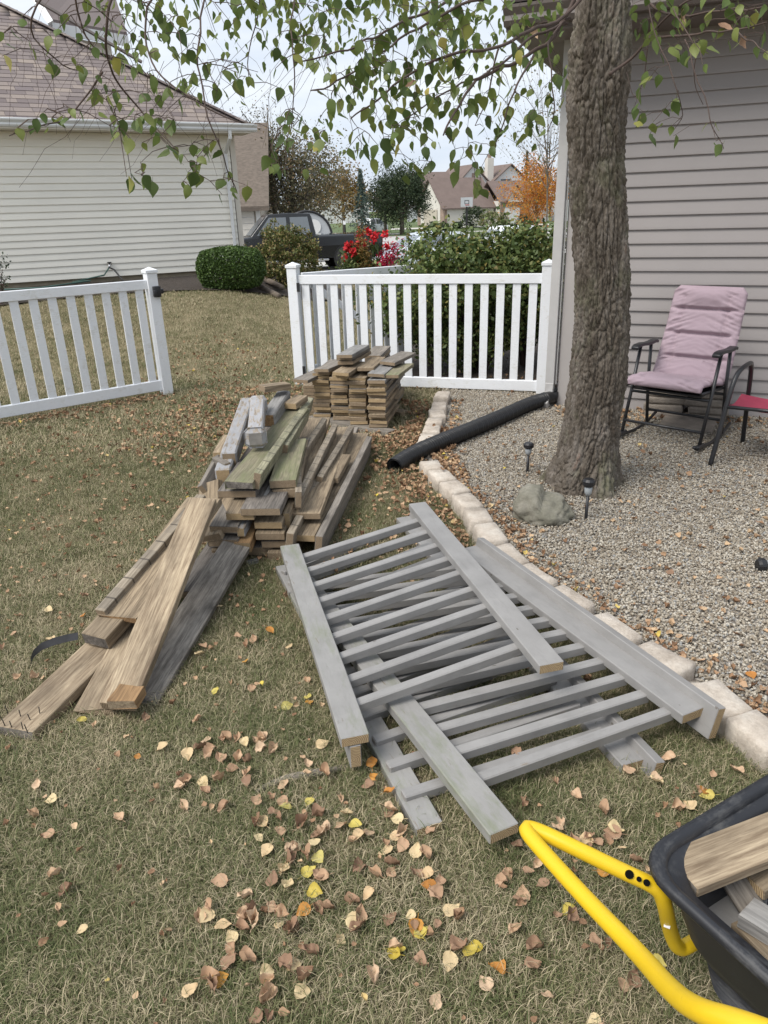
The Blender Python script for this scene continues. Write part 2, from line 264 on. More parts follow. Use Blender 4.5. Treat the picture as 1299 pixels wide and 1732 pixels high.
# ------------------------------------------------------------------ mesh helpers
def fix(o, label=None, cat=None, group=None, kind=None):
    for k_, v_ in (('label', label), ('category', cat), ('group', group), ('kind', kind)):
        if v_: o[k_] = v_
    return o
class MB:
    def __init__(s): s.v = []; s.f = []; s.m = []
    def add(s, vs_, fs, mi=0):
        b = len(s.v); s.v += [tuple(x) for x in vs_]; s.f += [tuple(i+b for i in q) for q in fs]; s.m += [mi]*len(fs); return s
    def box(s, c, d, R=None, mi=0):
        c = Vector(c); vs_ = []
        for z in (-1, 1):
            for y in (-1, 1):
                for x in (-1, 1):
                    p = Vector((x*d[0]/2, y*d[1]/2, z*d[2]/2)); vs_.append(c + (R @ p if R else p))
        return s.add(vs_, [(0, 2, 3, 1), (4, 5, 7, 6), (0, 1, 5, 4), (2, 6, 7, 3), (0, 4, 6, 2), (1, 3, 7, 5)], mi)
    def tube(s, pts, rad, n=8, mi=0, caps=True, flat=None):
        pts = [Vector(p) for p in pts]; N = len(pts)
        if isinstance(rad, (int, float)): rad = [rad]*N
        prev = None; rings = []
        for i, p in enumerate(pts):
            t = (pts[min(i+1, N-1)]-pts[max(i-1, 0)])
            t = t.normalized() if t.length > 1e-9 else Vector((0, 0, 1))
            a = prev - t*prev.dot(t) if prev is not None else t.orthogonal()
            if a.length < 1e-6: a = t.orthogonal()
            a.normalize(); prev = a; b = t.cross(a)
            rings.append([p + (a*math.cos(2*PI*k/n) + b*math.sin(2*PI*k/n))*rad[i] for k in range(n)])
        vs_ = [q for r in rings for q in r]; fs = []
        for i in range(N-1):
            for k in range(n): fs.append((i*n+k, i*n+(k+1) % n, (i+1)*n+(k+1) % n, (i+1)*n+k))
        if caps: fs += [tuple(range(n-1, -1, -1)), tuple((N-1)*n+k for k in range(n))]
        return s.add(vs_, fs, mi)
    def lathe(s, prof, n=24, c=(0, 0, 0), mi=0, axis='Z'):
        vs_ = []; c = Vector(c)
        for r, z in prof:
            for k in range(n):
                a = 2*PI*k/n
                p = Vector((r*math.cos(a), r*math.sin(a), z)) if axis == 'Z' else Vector((r*math.cos(a), z, r*math.sin(a)))
                vs_.append(c+p)
        fs = [(i*n+k, i*n+(k+1) % n, (i+1)*n+(k+1) % n, (i+1)*n+k) for i in range(len(prof)-1) for k in range(n)]
        if prof[0][0] > 0: fs.append(tuple(range(n-1, -1, -1)))
        if prof[-1][0] > 0: fs.append(tuple((len(prof)-1)*n+k for k in range(n)))
        return s.add(vs_, fs, mi)
    def mesh(s, name, mats, smooth=False):
        me = bpy.data.meshes.new(name); me.from_pydata(s.v, [], s.f)
        for m in mats: me.materials.append(m)
        me.polygons.foreach_set('material_index', s.m)
        if smooth: me.polygons.foreach_set('use_smooth', [True]*len(s.f))
        me.validate(); me.update(); return me
    def obj(s, name, mats, parent=None, smooth=False, bevel=0, loc=None, seg=1):
        if not isinstance(mats, (list, tuple)): mats = [mats]
        me = s.mesh(name, mats, smooth)
        if bevel:
            bm = bmesh.new(); bm.from_mesh(me)
            es = [e for e in bm.edges if len(e.link_faces) == 2 and e.calc_face_angle(0) > .5]
            bmesh.ops.bevel(bm, geom=es, offset=bevel, segments=seg, affect='EDGES', profile=.5, clamp_overlap=True)
            bm.to_mesh(me); bm.free()
            if seg > 1: me.polygons.foreach_set('use_smooth', [True]*len(me.polygons))
        return link(name, me, parent, loc)
def link(name, me, parent=None, loc=None, mw=None):
    o = bpy.data.objects.new(name, me); COL.objects.link(o)
    if parent: o.parent = parent
    if loc is not None: o.location = loc
    if mw is not None: o.matrix_local = mw
    return o
def empty(name, loc=(0, 0, 0), rz=0, label=None, cat=None, group=None):
    o = bpy.data.objects.new(name, None); COL.objects.link(o); o.location = loc; o.rotation_euler = (0, 0, rz); o.empty_display_size = .1
    return fix(o, label, cat, group)
def npmesh(name, V, F, mats, rnd=None, mi=None, smooth=False):
    """V (n,3) float array, F (m,k) int array, rnd per face"""
    me = bpy.data.meshes.new(name); V = np.asarray(V, np.float32); F = np.asarray(F, np.int32); k = F.shape[1]
    me.vertices.add(len(V)); me.vertices.foreach_set('co', V.ravel()); me.loops.add(F.size); me.loops.foreach_set('vertex_index', F.ravel())
    me.polygons.add(len(F)); me.polygons.foreach_set('loop_start', np.arange(0, F.size, k, dtype=np.int32))
    for m in (mats if isinstance(mats, (list, tuple)) else [mats]): me.materials.append(m)
    if mi is not None: me.polygons.foreach_set('material_index', np.asarray(mi, np.int32))
    if rnd is not None:
        a = me.attributes.new('rnd', 'FLOAT', 'FACE'); a.data.foreach_set('value', np.asarray(rnd, np.float32))
    if smooth: me.polygons.foreach_set('use_smooth', np.ones(len(F), bool))
    me.update(calc_edges=True); me.validate(); return me
def frame(d, up=Vector((0, 0, 1)), roll=0.0):
    x = d.normalized(); y = up.cross(x)
    y.normalize(); z = x.cross(y)
    R = Matrix((x, y, z)).transposed(); return R @ Matrix.Rotation(roll, 3, 'X')
def board(name, A, B, w, t, mat, endm=None, edge=False, roll=0.0, parent=None, bevel=.0025, warp=0.0, chip=0.0, nx=1):
    """A,B = ends of the middle line of the top side; w across, t thick; edge=True stands it on its narrow side"""
    A = Vector(A); B = Vector(B); R = frame(B-A, roll=math.radians(roll)); L = (B-A).length
    sy, sz = (t, w) if edge else (w, t)
    up = R.col[2] if hasattr(R, 'col') else R @ Vector((0, 0, 1))
    c = (A+B)/2 - Vector(up)*sz/2
    bm = bmesh.new(); bmesh.ops.create_cube(bm, size=1)
    for v in bm.verts: v.co = Vector((v.co.x*L, v.co.y*sy, v.co.z*sz))
    if nx > 1:
        es = [e for e in bm.edges if abs(e.verts[0].co.x-e.verts[1].co.x) > L*.5]
        bmesh.ops.subdivide_edges(bm, edges=es, cuts=nx-1, use_grid_fill=True)
    if bevel:
        es = [e for e in bm.edges if len(e.link_faces) == 2 and e.calc_face_angle(0) > .5]
        bmesh.ops.bevel(bm, geom=es, offset=bevel, segments=1, affect='EDGES')
    for f in bm.faces:
        f.material_index = 1 if abs(f.normal.x) > .8 else 0
    for v in bm.verts:
        q = v.co.x/L
        if warp: v.co.z += warp*(q*q*4-1)*.5; v.co.y += warp*.4*math.sin(q*5)
        if chip and abs(q) > .45: v.co.x += U(-chip, chip); v.co.z += U(-chip, chip)*.35; v.co.y += U(-chip, chip)*.35
    me = bpy.data.meshes.new(name); bm.to_mesh(me); bm.free(); me.materials.append(mat); me.materials.append(endm or MT['endw'])
    mw = Matrix.Translation(c) @ R.to_4x4()
    if parent is not None: mw = parent.matrix_basis.inverted() @ mw
    return link(name, me, parent, mw=mw)
def sheet(name, x0, x1, y0, y1, nx, ny, dz, mat, kind='structure', parent=None):
    mb = MB(); xs = np.linspace(x0, x1, nx+1); ys = np.linspace(y0, y1, ny+1)
    mb.add([(x, y, terr(x, y)+dz) for y in ys for x in xs], [(j*(nx+1)+i, j*(nx+1)+i+1, (j+1)*(nx+1)+i+1, (j+1)*(nx+1)+i) for j in range(ny) for i in range(nx)])
    o = mb.obj(name, mat, parent, smooth=True); return fix(o, kind=kind)
def polysheet(name, pts, dz, mat, res=.5, kind='structure'):
    bm = bmesh.new(); vs_ = [bm.verts.new((p[0], p[1], 0)) for p in pts]; f = bm.faces.new(vs_)
    bmesh.ops.triangulate(bm, faces=[f])
    for _ in range(4):
        es = [e for e in bm.edges if e.calc_length() > res]
        if es: bmesh.ops.subdivide_edges(bm, edges=es, cuts=1)
    bmesh.ops.triangulate(bm, faces=bm.faces[:])
    for v in bm.verts: v.co.z = terr(v.co.x, v.co.y)+dz
    bmesh.ops.recalc_face_normals(bm, faces=bm.faces)
    me = bpy.data.meshes.new(name); bm.to_mesh(me); bm.free(); me.materials.append(mat); return fix(link(name, me), kind=kind)
def smooth_path(P, rep=3):
    for _ in range(rep):
        Q = [P[0]]
        for a, b in zip(P, P[1:]): Q += [a.lerp(b, .25), a.lerp(b, .75)]
        Q.append(P[-1]); P = Q
    return P
def rot_rand(n, tilt=None):
    """n random rotation matrices"""
    q = rs.normal(size=(n, 4)); q /= np.linalg.norm(q, axis=1)[:, None]; w, x, y, z = q.T
    return np.stack([np.stack([1-2*(y*y+z*z), 2*(x*y-z*w), 2*(x*z+y*w)], 1), np.stack([2*(x*y+z*w), 1-2*(x*x+z*z), 2*(y*z-x*w)], 1), np.stack([2*(x*z-y*w), 2*(y*z+x*w), 1-2*(x*x+y*y)], 1)], 1)
LEAFQ = np.array([(0, -.5, 0), (.3, -.02, .06), (0, .5, 0), (-.3, -.02, .06)])
def leafcloud(P, size, asp=1.0, flat=0.0):
    """small folded leaves at points P -> V,F"""
    n = len(P); R = rot_rand(n); sz = (size*(.6+.8*rs.rand(n)))[:, None, None]
    Lq = LEAFQ*np.array([asp, 1, 1]); V = np.einsum('nij,kj->nki', R, Lq)*sz + P[:, None, :]
    F = np.arange(n*4).reshape(n, 4); return V.reshape(-1, 3), F
def blobpts(n, c, r, shell=.55, nclump=0, csize=.18, zmin=-1):
    """points in an uneven ellipsoid, gathered in clumps"""
    d = rs.normal(size=(max(n*2, 10), 3)); d /= np.linalg.norm(d, axis=1)[:, None]; d = d[d[:, 2] > zmin]
    rad = shell+(1-shell)*rs.rand(len(d))**.6
    bumpy = 1+.18*np.sin(d[:, 0]*5+c[0]*3+d[:, 2]*4)+.14*np.sin(d[:, 1]*7+d[:, 2]*9+c[1])
    p = d*(rad*bumpy)[:, None]
    if nclump:
        k = p[:nclump]; idx = rs.randint(0, len(k), n); p = k[idx]+rs.normal(size=(n, 3))*csize*(.5+rs.rand(len(k))[idx])[:, None]
    else: p = p[:n]
    return p*np.array(r)+np.array(c)
def part(name, mb, mats, parent, **kw): return mb.obj(name, mats, parent, **kw)
def shrub(name, loc, r, n, size, mat, label, cat='shrub', group=None, nclump=60, csize=.16, asp=1.0, stems=8, shell=.55, zc=None, boxy=False, parts='foliage'):
    e = empty(name, loc, 0, label, cat, group); zc = r[2] if zc is None else zc
    P = blobpts(n, (0, 0, zc), r, shell, nclump, csize)
    if boxy:
        d_n = rs.normal(size=(n, 3)); d_n /= np.linalg.norm(d_n, axis=1)[:, None]; P = d_n*(shell+(1-shell)*rs.rand(n)**.5)[:, None]*np.array(r)+np.array([0, 0, zc])
        q = (P-np.array([0, 0, zc]))/np.array(r); m = np.max(np.abs(q), axis=1)[:, None]; l = np.linalg.norm(q, axis=1)[:, None]
        q = q*(1+.34*(l/np.maximum(m, 1e-3)-1)); P = q*np.array(r)+np.array([0, 0, zc])
    P = P[P[:, 2] > .02]
    V, F = leafcloud(P, size, asp); me = npmesh(parts, V, F, mat, rs.rand(len(F))); link(parts, me, e)
    mb = MB()
    for k in range(stems):
        a = U(0, 2*PI); b = Vector((math.cos(a)*r[0]*U(.3, .75), math.sin(a)*r[1]*U(.3, .75), zc+r[2]*U(-.2, .6)))
        mb.tube([(U(-.1, .1)*r[0], U(-.1, .1)*r[1], 0), b*.45+Vector((0, 0, .1)), b], [.012, .009, .004], 5)
    if stems: mb.obj('stem', MT['twig'], e)
    return e
# ------------------------------------------------------------------ ground
xs = np.unique(np.concatenate([np.linspace(-900, -40, 10), np.linspace(-40, -10, 16), np.linspace(-10, 10, 61), np.linspace(10, 40, 16), np.linspace(40, 900, 10)]))
ys = np.unique(np.concatenate([np.linspace(-200, -2, 6), np.linspace(-2, 30, 97), np.linspace(30, 120, 46), np.linspace(120, 1500, 12)]))
mb = MB(); nx = len(xs); mb.add([(x, y, terr(x, y)) for y in ys for x in xs], [(j*nx+i, j*nx+i+1, (j+1)*nx+i+1, (j+1)*nx+i) for j in range(len(ys)-1) for i in range(nx-1)])
fix(mb.obj('lawn', MT['ground'], smooth=True), kind='structure')
# edging chain in world coordinates
epx = [(748, 671), (743, 688), (739, 701), (735, 713), (730, 727), (724, 742), (716, 756), None, (730, 789), (748, 808), (769, 826), (790, 849), (808, 876), (829, 906), (860, 940), (902, 979), (960, 1018), (1034, 1065), (1119, 1117), (1215, 1187), (1285, 1242), (1400, 1325)]
EW = [None if p is None else G(p[0], p[1], .07) for p in epx]
chain = [p for p in EW if p is not None]
WA, WB = Vector((1.57, 6.29, 0)), Vector((3.1, 5.64, 0)); WD = (WB-WA).normalized(); WN = Vector((-WD.y, WD.x, 0))   # right wall direction, inward normal
bed = [(p.x+.02, p.y) for p in chain] + [(3.5, 1.0), (6.5, 1.0), (6.5, 4.35), (WA.x+.02, WA.y+.02), (1.45, 6.72), (.6, 7.0)]
gravel = polysheet('gravel_bed', bed, .02, MT['gravel'], .4)
conc = sheet('driveway', -9, 16, 24.5, 46, 20, 30, .02, MT['concrete'])
sheet('street', -60, 60, 46.02, 82, 30, 30, .02, MT['street'])
sheet('far_lawn', -80, 90, 82.5, 140, 20, 30, .03, MT['farlawn'])
sheet('sidewalk', -80, 90, 88, 90, 20, 4, .06, MT['walk'])
sheet('footpath', 2, 22, 97, 99.5, 6, 4, .07, MT['walk'])
sheet('dry_lawn', 8.2, 60, 40, 58, 14, 12, .05, MT['drylawn'])
# ------------------------------------------------------------------ left neighbour house
CN = Vector((-2.72, 16.0, 0)); E1 = Vector((.878, .478, 0)).normalized(); N1 = Vector((-E1.y, E1.x, 0))
hL = empty('cream_house', CN, 0, 'cream sided single storey house with brown shingle hip roof and white gutter at the left', 'house')
BZ, TZ = .63, 3.08; LW = 9.0
R1 = Matrix((E1, N1, Vector((0, 0, 1)))).transposed().to_4x4()
mb = MB(); mb.box((-LW/2, 3.0, (BZ+TZ)/2), (LW, 5.9, TZ-BZ)); w_ = mb.obj('wall', MT['cream'], hL); w_.matrix_local = R1
mb = MB(); mb.box((-LW/2, 3.0, BZ-.4), (LW-.02, 5.93, .8)); o = mb.obj('foundation', MT['found'], hL); o.matrix_local = R1
def clap(L, h, lip=.02):
    m = MB(); m.add([(0, 0, 0), (L, 0, 0), (L, -lip, 0), (0, -lip, 0), (0, -.002, h), (L, -.002, h), (0, -lip, .006), (L, -lip, .006), (0, -lip*.9, .02), (L, -lip*.9, .02)],
                    [(0, 3, 2, 1), (3, 6, 7, 2), (6, 8, 9, 7), (8, 4, 5, 9), (0, 4, 8, 6, 3), (1, 2, 7, 9, 5)]); return m
nrow = 21; rh = (TZ-BZ)/nrow
cm = clap(LW-.12, rh).mesh('siding_board', [MT['cream']])
for i in range(nrow): link('siding_board', cm, w_, loc=(-LW, -.052, BZ+i*rh))
mb = MB(); mb.box((-.05, -.005, (BZ+TZ)/2), (.1, .1, TZ-BZ)); o = mb.obj('corner_board', MT['creamsoffit'], hL); o.matrix_local = R1
OH = .42
mb = MB(); mb.box((-LW/2+.0, -OH/2+.0, TZ+.02), (LW+OH, OH+.1, .03)); o = mb.obj('soffit', MT['creamsoffit'], hL); o.matrix_local = R1
# gutter: K profile swept
def gutter(L, x0, y0, z0, mat, parent, M):
    pr = [(0, 0), (-.07, 0), (-.09, .03), (-.085, .06), (-.115, .1), (-.118, .118), (-.105, .118), (-.1, .105), (0, .112)]
    m = MB(); n = len(pr); m.add([(x0+q*L, y0+a, z0+b) for q in (0, 1) for a, b in pr], [(k, (k+1) % n, n+(k+1) % n, n+k) for k in range(n)]+[tuple(range(n-1, -1, -1)), tuple(range(n, 2*n))])
    o = m.obj('gutter', mat, parent); o.matrix_local = M; return o
gutter(LW+OH-.1, -LW, -OH, TZ+.03, MT['whitetrim'], hL, R1)
mb = MB(); mb.box((-LW/2+.0, -OH+.02, TZ+.1), (LW+OH+.2, .03, .15)); o = mb.obj('fascia', MT['whitetrim'], hL); o.matrix_local = R1
# downspout
dx = -.22
mb = MB(); mb.tube([(dx, -OH-.05, TZ+.04), (dx, -OH-.05, TZ-.08), (dx, -.1, TZ-.32), (dx, -.1, BZ+.1), (dx, -.25, BZ)], .045, 4); o = mb.obj('downspout', MT['whitetrim'], hL, bevel=.006); o.matrix_local = R1
# roof: front hip plane of shingles
EX = OH-.12; pit = .66; x0 = -LW-1.5
def roofp(u, s): return Vector((u, -EX+s*1.0, TZ+.14+s*pit))     # u along the eave, s inward
sl_ = math.sqrt(1+pit*pit); SMAX = 5.0
mb = MB(); mb.add([(x0, -EX, TZ+.12), (EX, -EX, TZ+.12), (EX-SMAX, -EX+SMAX, TZ+.12+SMAX*pit), (x0, -EX+SMAX, TZ+.12+SMAX*pit), (EX, -EX+2*SMAX, TZ+.12), (x0, -EX+2*SMAX, TZ+.12)],
                  [(0, 1, 2, 3), (1, 4, 2), (4, 5, 3, 2), (0, 3, 5), (0, 5, 4, 1)]); rf = mb.obj('roof', MT['shingle'], hL); rf.matrix_local = R1
exp = .145; sw = .30; RX = Matrix.Rotation(math.atan(pit), 4, 'X')
shm = [MB().box((0, exp*.62, .006), (w*.98, exp*1.25, .012), Matrix.Rotation(-.05, 3, 'X')).mesh('shingle', [MT['shingle']]) for w in (.22, .3, .17)]
cells = []
s = 0.0; row = 0
while s < SMAX*sl_-.1:
    u = EX-(s/sl_)-.02; 
    while u > -8.6:
        w = random.choice((0, 1, 1, 2)); ww = (.22, .3, .17)[w]; u -= ww
        if u+ww/2 < -8.5: break
        cells.append((u+ww/2, s/sl_, w))
    s += exp; row += 1
def inview(p):
    q = p-O; z = q.dot(_fw)
    if z <= 0: return None
    X = 649.5+FPX*q.dot(_r)/z; Y_ = 866-FPX*q.dot(_u)/z
    return (X, Y_, z) if -30 < X < 1329 and -30 < Y_ < 1762 else None
shc = []; rest = []
for c in cells:
    p = hL.location + R1.to_3x3() @ roofp(c[0], c[1]); iv = inview(p); (shc if iv else rest).append((iv[2] if iv else 99, c))
shc.sort(key=lambda q: q[0]); rest = shc[290:]+rest; shc = shc[:290]
def shmat(c): return Matrix.Translation(roofp(c[0], c[1])-Vector((0, 0, .01))+Vector((0, 0, U(0, .004)))) @ RX
for _, c in shc: link('shingle', shm[c[2]], rf, mw=shmat(c))
Vs, Fs, Rn = [], [], []
for _, c in rest:
    m4 = shmat(c); b = len(Vs); me = shm[c[2]]
    Vs += [tuple(m4 @ v.co) for v in me.vertices]; Fs += [tuple(i+b for i in p.vertices) for p in me.polygons]; Rn += [random.random()]*len(me.polygons)
me = npmesh('shingles', Vs, Fs, MT['shingle'], Rn); fix(link('shingles', me, rf), kind='stuff')
# hip cap shingles
capm = MB().box((0, 0, 0), (.3, .24, .014)).mesh('ridge_cap', [MT['shingle']])
for i in range(32):
    q = i*.15; P = Vector((EX-q, -EX+q, TZ+.15+q*pit)); d = Vector((-1, 1, pit)).normalized()
    link('ridge_cap', capm, rf, mw=Matrix.Translation(P+Vector((0, 0, .012))) @ frame(d).to_4x4())
# upper storey wing above the roof, white fascia and a strip of siding below it
A_, B_, R_, L_ = Yp(88, 42, 17.4), Yp(216, 64, 18.4), Yp(175, -60, 21.5), Yp(30, -50, 18.6)
iw = Matrix.Translation(-hL.location)
def wslab(pts, th):
    m = MB(); k = len(pts); m.add([p-hL.location for p in pts]+[p-hL.location+Vector((0, 0, th)) for p in pts], [tuple(range(k))[::-1], tuple(range(k, 2*k))]+[(i, (i+1) % k, k+(i+1) % k, k+i) for i in range(k)]); return m
wslab([A_, B_, R_, L_], .1).obj('upper_roof', MT['shingle'], hL)
Tq = (B_-A_).normalized(); Nq = Vector((-Tq.y, Tq.x, 0)).normalized()
m = wslab([A_-Nq*.03-Vector((0, 0, .16)), B_-Nq*.03-Vector((0, 0, .16)), B_+Nq*.01-Vector((0, 0, .16)), A_+Nq*.01-Vector((0, 0, .16))], .2); m.obj('fascia', MT['whitetrim'], hL)
m = MB(); m.tube([A_-hL.location, L_-hL.location], .09, 4); m.obj('fascia', MT['whitetrim'], hL)
a_ = A_+Tq*.3+Nq*.35-Vector((0, 0, 1.6)); b_ = B_-Tq*.25+Nq*.35-Vector((0, 0, 1.6)); wslab([a_, b_, b_+Nq*3, a_+Nq*3], 1.5).obj('upper_wall', MT['cream'], hL)
pitch_g = MB(); pitch_g.tube([Yp(60, 0, 17.0)-hL.location, Yp(240, 105, 17.3)-hL.location], .035, 5); pitch_g.obj('valley_flashing', MT['gutter_taupe'], hL)
#UP
# rear lower roof peeking past the hip
mb = MB(); mb.add([(-.6, 9, 3.9), (.9, 9.4, 3.2), (.9, 13, 3.2), (-.6, 13, 3.9), (-2.5, 9, 3.9), (-2.5, 13, 3.9), (-2.5, 9.4, 2.8), (.9, 9.4, 2.8)], [(0, 1, 2, 3), (4, 0, 3, 5), (4, 6, 7, 1, 0)]); o = mb.obj('rear_roof', MT['shingle'], hL); o.matrix_local = R1
# mulch bed in front of the wall
def loc1(u, v): p = CN+E1*u+N1*v; return (p.x, p.y)
polysheet('mulch_bed', [loc1(-9, -.1), loc1(.1, -.1), loc1(1.0, 0.1), loc1(1.75, -.6), loc1(1.5, -2.4), loc1(.2, -3.0), loc1(-1.6, -2.7), loc1(-3.2, -2.0), loc1(-9, -1.7)], .03, MT['mulch'], .6)
# spigot and hose
sp = G(187, 447, 0); d_ = ray(187, 447); tt = ((CN-O).dot(N1)-.06)/d_.dot(N1); SPG = O+d_*tt
e = empty('garden_tap', SPG, 0, 'small metal garden tap on the cream siding with hoses attached', 'tap')
MB().tube([(0, .05, 0), (0, -.06, 0), (0, -.1, -.05)], .02, 8).obj('spout', MT['chrome'], e, smooth=True); MB().lathe([(.01, -.02), (.04, -.02), (.04, .0), (.01, 0)], 10, (0, -.05, .045)).obj('handle', MT['metalblack'], e)
mb = MB(); a = SPG+Vector((0, -.1, -.05)); q1 = a+Vector((-.6, -.35, -.22)); q2 = G(110, 478, .55); q3 = Vector((-6.4, 13.1, .58))
mb.tube([a, a+Vector((-.1, -.05, -.13)), q1, Vector((-5.2, 13.9, .62)), Vector((-5.9, 13.35, .57)), q3], .014, 8)
fix(mb.obj('garden_hose', MT['hose'], smooth=True), 'green garden hose drooping left from the wall tap along the cream siding', 'hose')
mb = MB(); mb.tube([a, a+Vector((.1, -.05, -.04)), a+Vector((.3, -.15, -.28)), a+Vector((.42, -.25, -.5))], .016, 8); fix(mb.obj('garden_hose', MT['black'], smooth=True), 'short black hose dropping right from the wall tap', 'hose')
# ------------------------------------------------------------------ right taupe house
hR = empty('taupe_house', WA, math.atan2(WD.y, WD.x), 'taupe sided house wall with dark soffit and gutter behind the birch trunk', 'house')
WT = 2.78; LR = 6.0
mb = MB(); mb.box((LR/2, 2.5, WT/2-.1), (LR, 5, WT+.2)); wr = mb.obj('wall', MT['taupe'], hR)
nr = 27; r2 = (WT-.02)/nr; cm2 = clap(LR-.1, r2, .018).mesh('siding_board', [MT['taupe']])
for i in range(nr): link('siding_board', cm2, wr, loc=(.1, -.002, .02+i*r2))
MB().box((.045, -.012, WT/2), (.11, .05, WT)).obj('corner_board', MT['taupetrim'], hR, bevel=.004)
MB().box((-.012, .06, WT/2), (.024, .1, WT)).obj('corner_board', MT['taupetrim'], hR, bevel=.004)
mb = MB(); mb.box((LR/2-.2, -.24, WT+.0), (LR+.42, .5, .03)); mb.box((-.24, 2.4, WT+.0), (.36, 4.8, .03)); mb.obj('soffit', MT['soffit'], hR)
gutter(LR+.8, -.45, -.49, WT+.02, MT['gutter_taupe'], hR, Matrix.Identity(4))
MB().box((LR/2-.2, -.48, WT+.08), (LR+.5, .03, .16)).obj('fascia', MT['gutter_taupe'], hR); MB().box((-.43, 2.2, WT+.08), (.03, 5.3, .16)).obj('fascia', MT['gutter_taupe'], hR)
mb = MB(); mb.add([(-.48, -.52, WT+.15), (LR+.5, -.52, WT+.15), (LR+.5, 2.5, WT+1.9), (2.5, 2.5, WT+1.9), (-.48, 5.5, WT+.15)], [(0, 1, 2, 3), (0, 3, 4)]); rr = mb.obj('roof', MT['shingle'], hR)
pr = math.atan(1.75/3.02)
for j in range(9):
    for i in range(26):
        link('shingle', shm[random.choice((0, 1, 1))], rr, mw=Matrix.Translation((-.35+i*.26+(j % 2)*.12+j*.07, -.55+j*.145*math.cos(pr), WT+.155+j*.145*math.sin(pr)+U(0, .004))) @ Matrix.Rotation(pr, 4, 'X'))
# downspout at the corner
mb = MB(); xx = -.075
mb.box((xx, -.055, WT/2+.1), (.075, .06, WT-.2)); mb.box((xx+.05, -.052, WT/2+.1), (.012, .02, WT-.22))
mb.tube([(xx, -.055, .22), (xx, -.07, .12), (xx-.02, -.2, .05)], .05, 4)
mb.obj('downspout', MT['spout'], hR, bevel=.004)
# ------------------------------------------------------------------ corrugated drain pipe
p0 = G(672, 782, .07); p1 = G(935, 674, .1); mb = MB(); pts = []; rad = []; n = 380
c1 = Vector(((p0.x*.62+p1.x*.38), p0.y*.62+p1.y*.38-.06, .085)); c2 = Vector((p0.x*.25+p1.x*.75, p0.y*.25+p1.y*.75-.04, .1))
pl_ = smooth_path([G(x, y, z) for x, y, z in ((667, 789, .062), (702, 766, .068), (746, 747, .085), (794, 728, .09), (850, 704, .085), (898, 682, .085), (932, 672, .1))], 3)
cl_ = [0.0]
for a, b in zip(pl_, pl_[1:]): cl_.append(cl_[-1]+(b-a).length)
for i in range(n+1):
    t = i/n; d_ = t*cl_[-1]; k = min(len(pl_)-2, max(0, int(np.searchsorted(cl_, d_))-1)); p = pl_[k].lerp(pl_[k+1], (d_-cl_[k])/(cl_[k+1]-cl_[k]))
    pts.append(p); rad.append(.056+.0055*math.sin(t*2*PI*88)*(1 if t < .97 else 0))
mb.tube(pts, rad, 20, caps=False); inner = [r*.82 for r in rad[:40]]; mb.tube(pts[:40][::-1], inner[::-1], 20, caps=False)
mb.tube([pts[-1], pts[-1]+Vector((.03, .05, 0)), pts[-1]+Vector((.07, .1, .03))], [.062, .064, .05], 4)
fix(mb.obj('drain_pipe', MT['pipe'], smooth=True), 'black corrugated drain pipe running from the downspout across the gravel', 'pipe')
# ------------------------------------------------------------------ white fences
def post(loc, parent, h=1.14, w=.1):
    mb = MB(); mb.box((loc[0], loc[1], h/2), (w, w, h)); p = mb.obj('post', MT['white'], parent, bevel=.003)
    mb = MB(); x, y = loc; a = w/2+.008; mb.box((x, y, h+.012), (2*a, 2*a, .024)); b = h+.024
    mb.add([(x-a, y-a, b), (x+a, y-a, b), (x+a, y+a, b), (x-a, y+a, b), (x, y, b+.028)], [(0, 1, 4), (1, 2, 4), (2, 3, 4), (3, 0, 4)])
    mb.obj('post_cap', MT['white'], p); return p
def fence_run(parent, x0, x1, n, top=1.1, bot=.10, pw=.072, rail=.085, off=0.0, gap=None):
    L = x1-x0
    for zc, hh in ((top-rail/2, rail), (bot+.01, .1)): MB().box(((x0+x1)/2, 0, zc), (L, .045, hh)).obj('rail', MT['white'], parent, bevel=.004)
    pm = MB().box((0, 0, 0), (pw, .022, top-bot-.12)).mesh('picket', [MT['white']])
    for i in range(n):
        link('picket', pm, parent, loc=(x0+L*(i+.5)/n+off, 0, (top+bot)/2-.01), )
PM, PR = G(510, 652), G(916, 667)
d = PR-PM; fR = empty('picket_fence', PM, math.atan2(d.y, d.x), 'white vinyl picket fence section between the taupe house and the gate post', 'fence'); L = d.length
post((0, 0), fR, 1.16); post((L, 0), fR, 1.16); fence_run(fR, .05, L-.05, 16, top=1.09, bot=.07)
for z in (.98, .17):
    MB().box((.062, -.052, z), (.03, .012, .085)).obj('hinge', MT['black'], fR, bevel=.002)
PL = G(283, 668); d2 = Vector((-3.42, 6.22, 0))-PL; fL = empty('picket_fence', PL, math.atan2(-d2.y, -d2.x), 'white vinyl picket fence section at the left with a black latch on its end post', 'fence'); L2 = 3.1
post((0, 0), fL, 1.17); post((-L2, 0), fL, 1.17); fence_run(fL, -L2+.05, -.05, 19, top=1.11, bot=.1)
mb = MB(); mb.box((.02, -.06, 1.0), (.07, .05, .1)); mb.box((.06, -.05, 1.0), (.05, .05, .045)); mb.box((-.01, -.085, .985), (.03, .03, .06)); mb.obj('latch', MT['black'], fL, bevel=.008, seg=2)
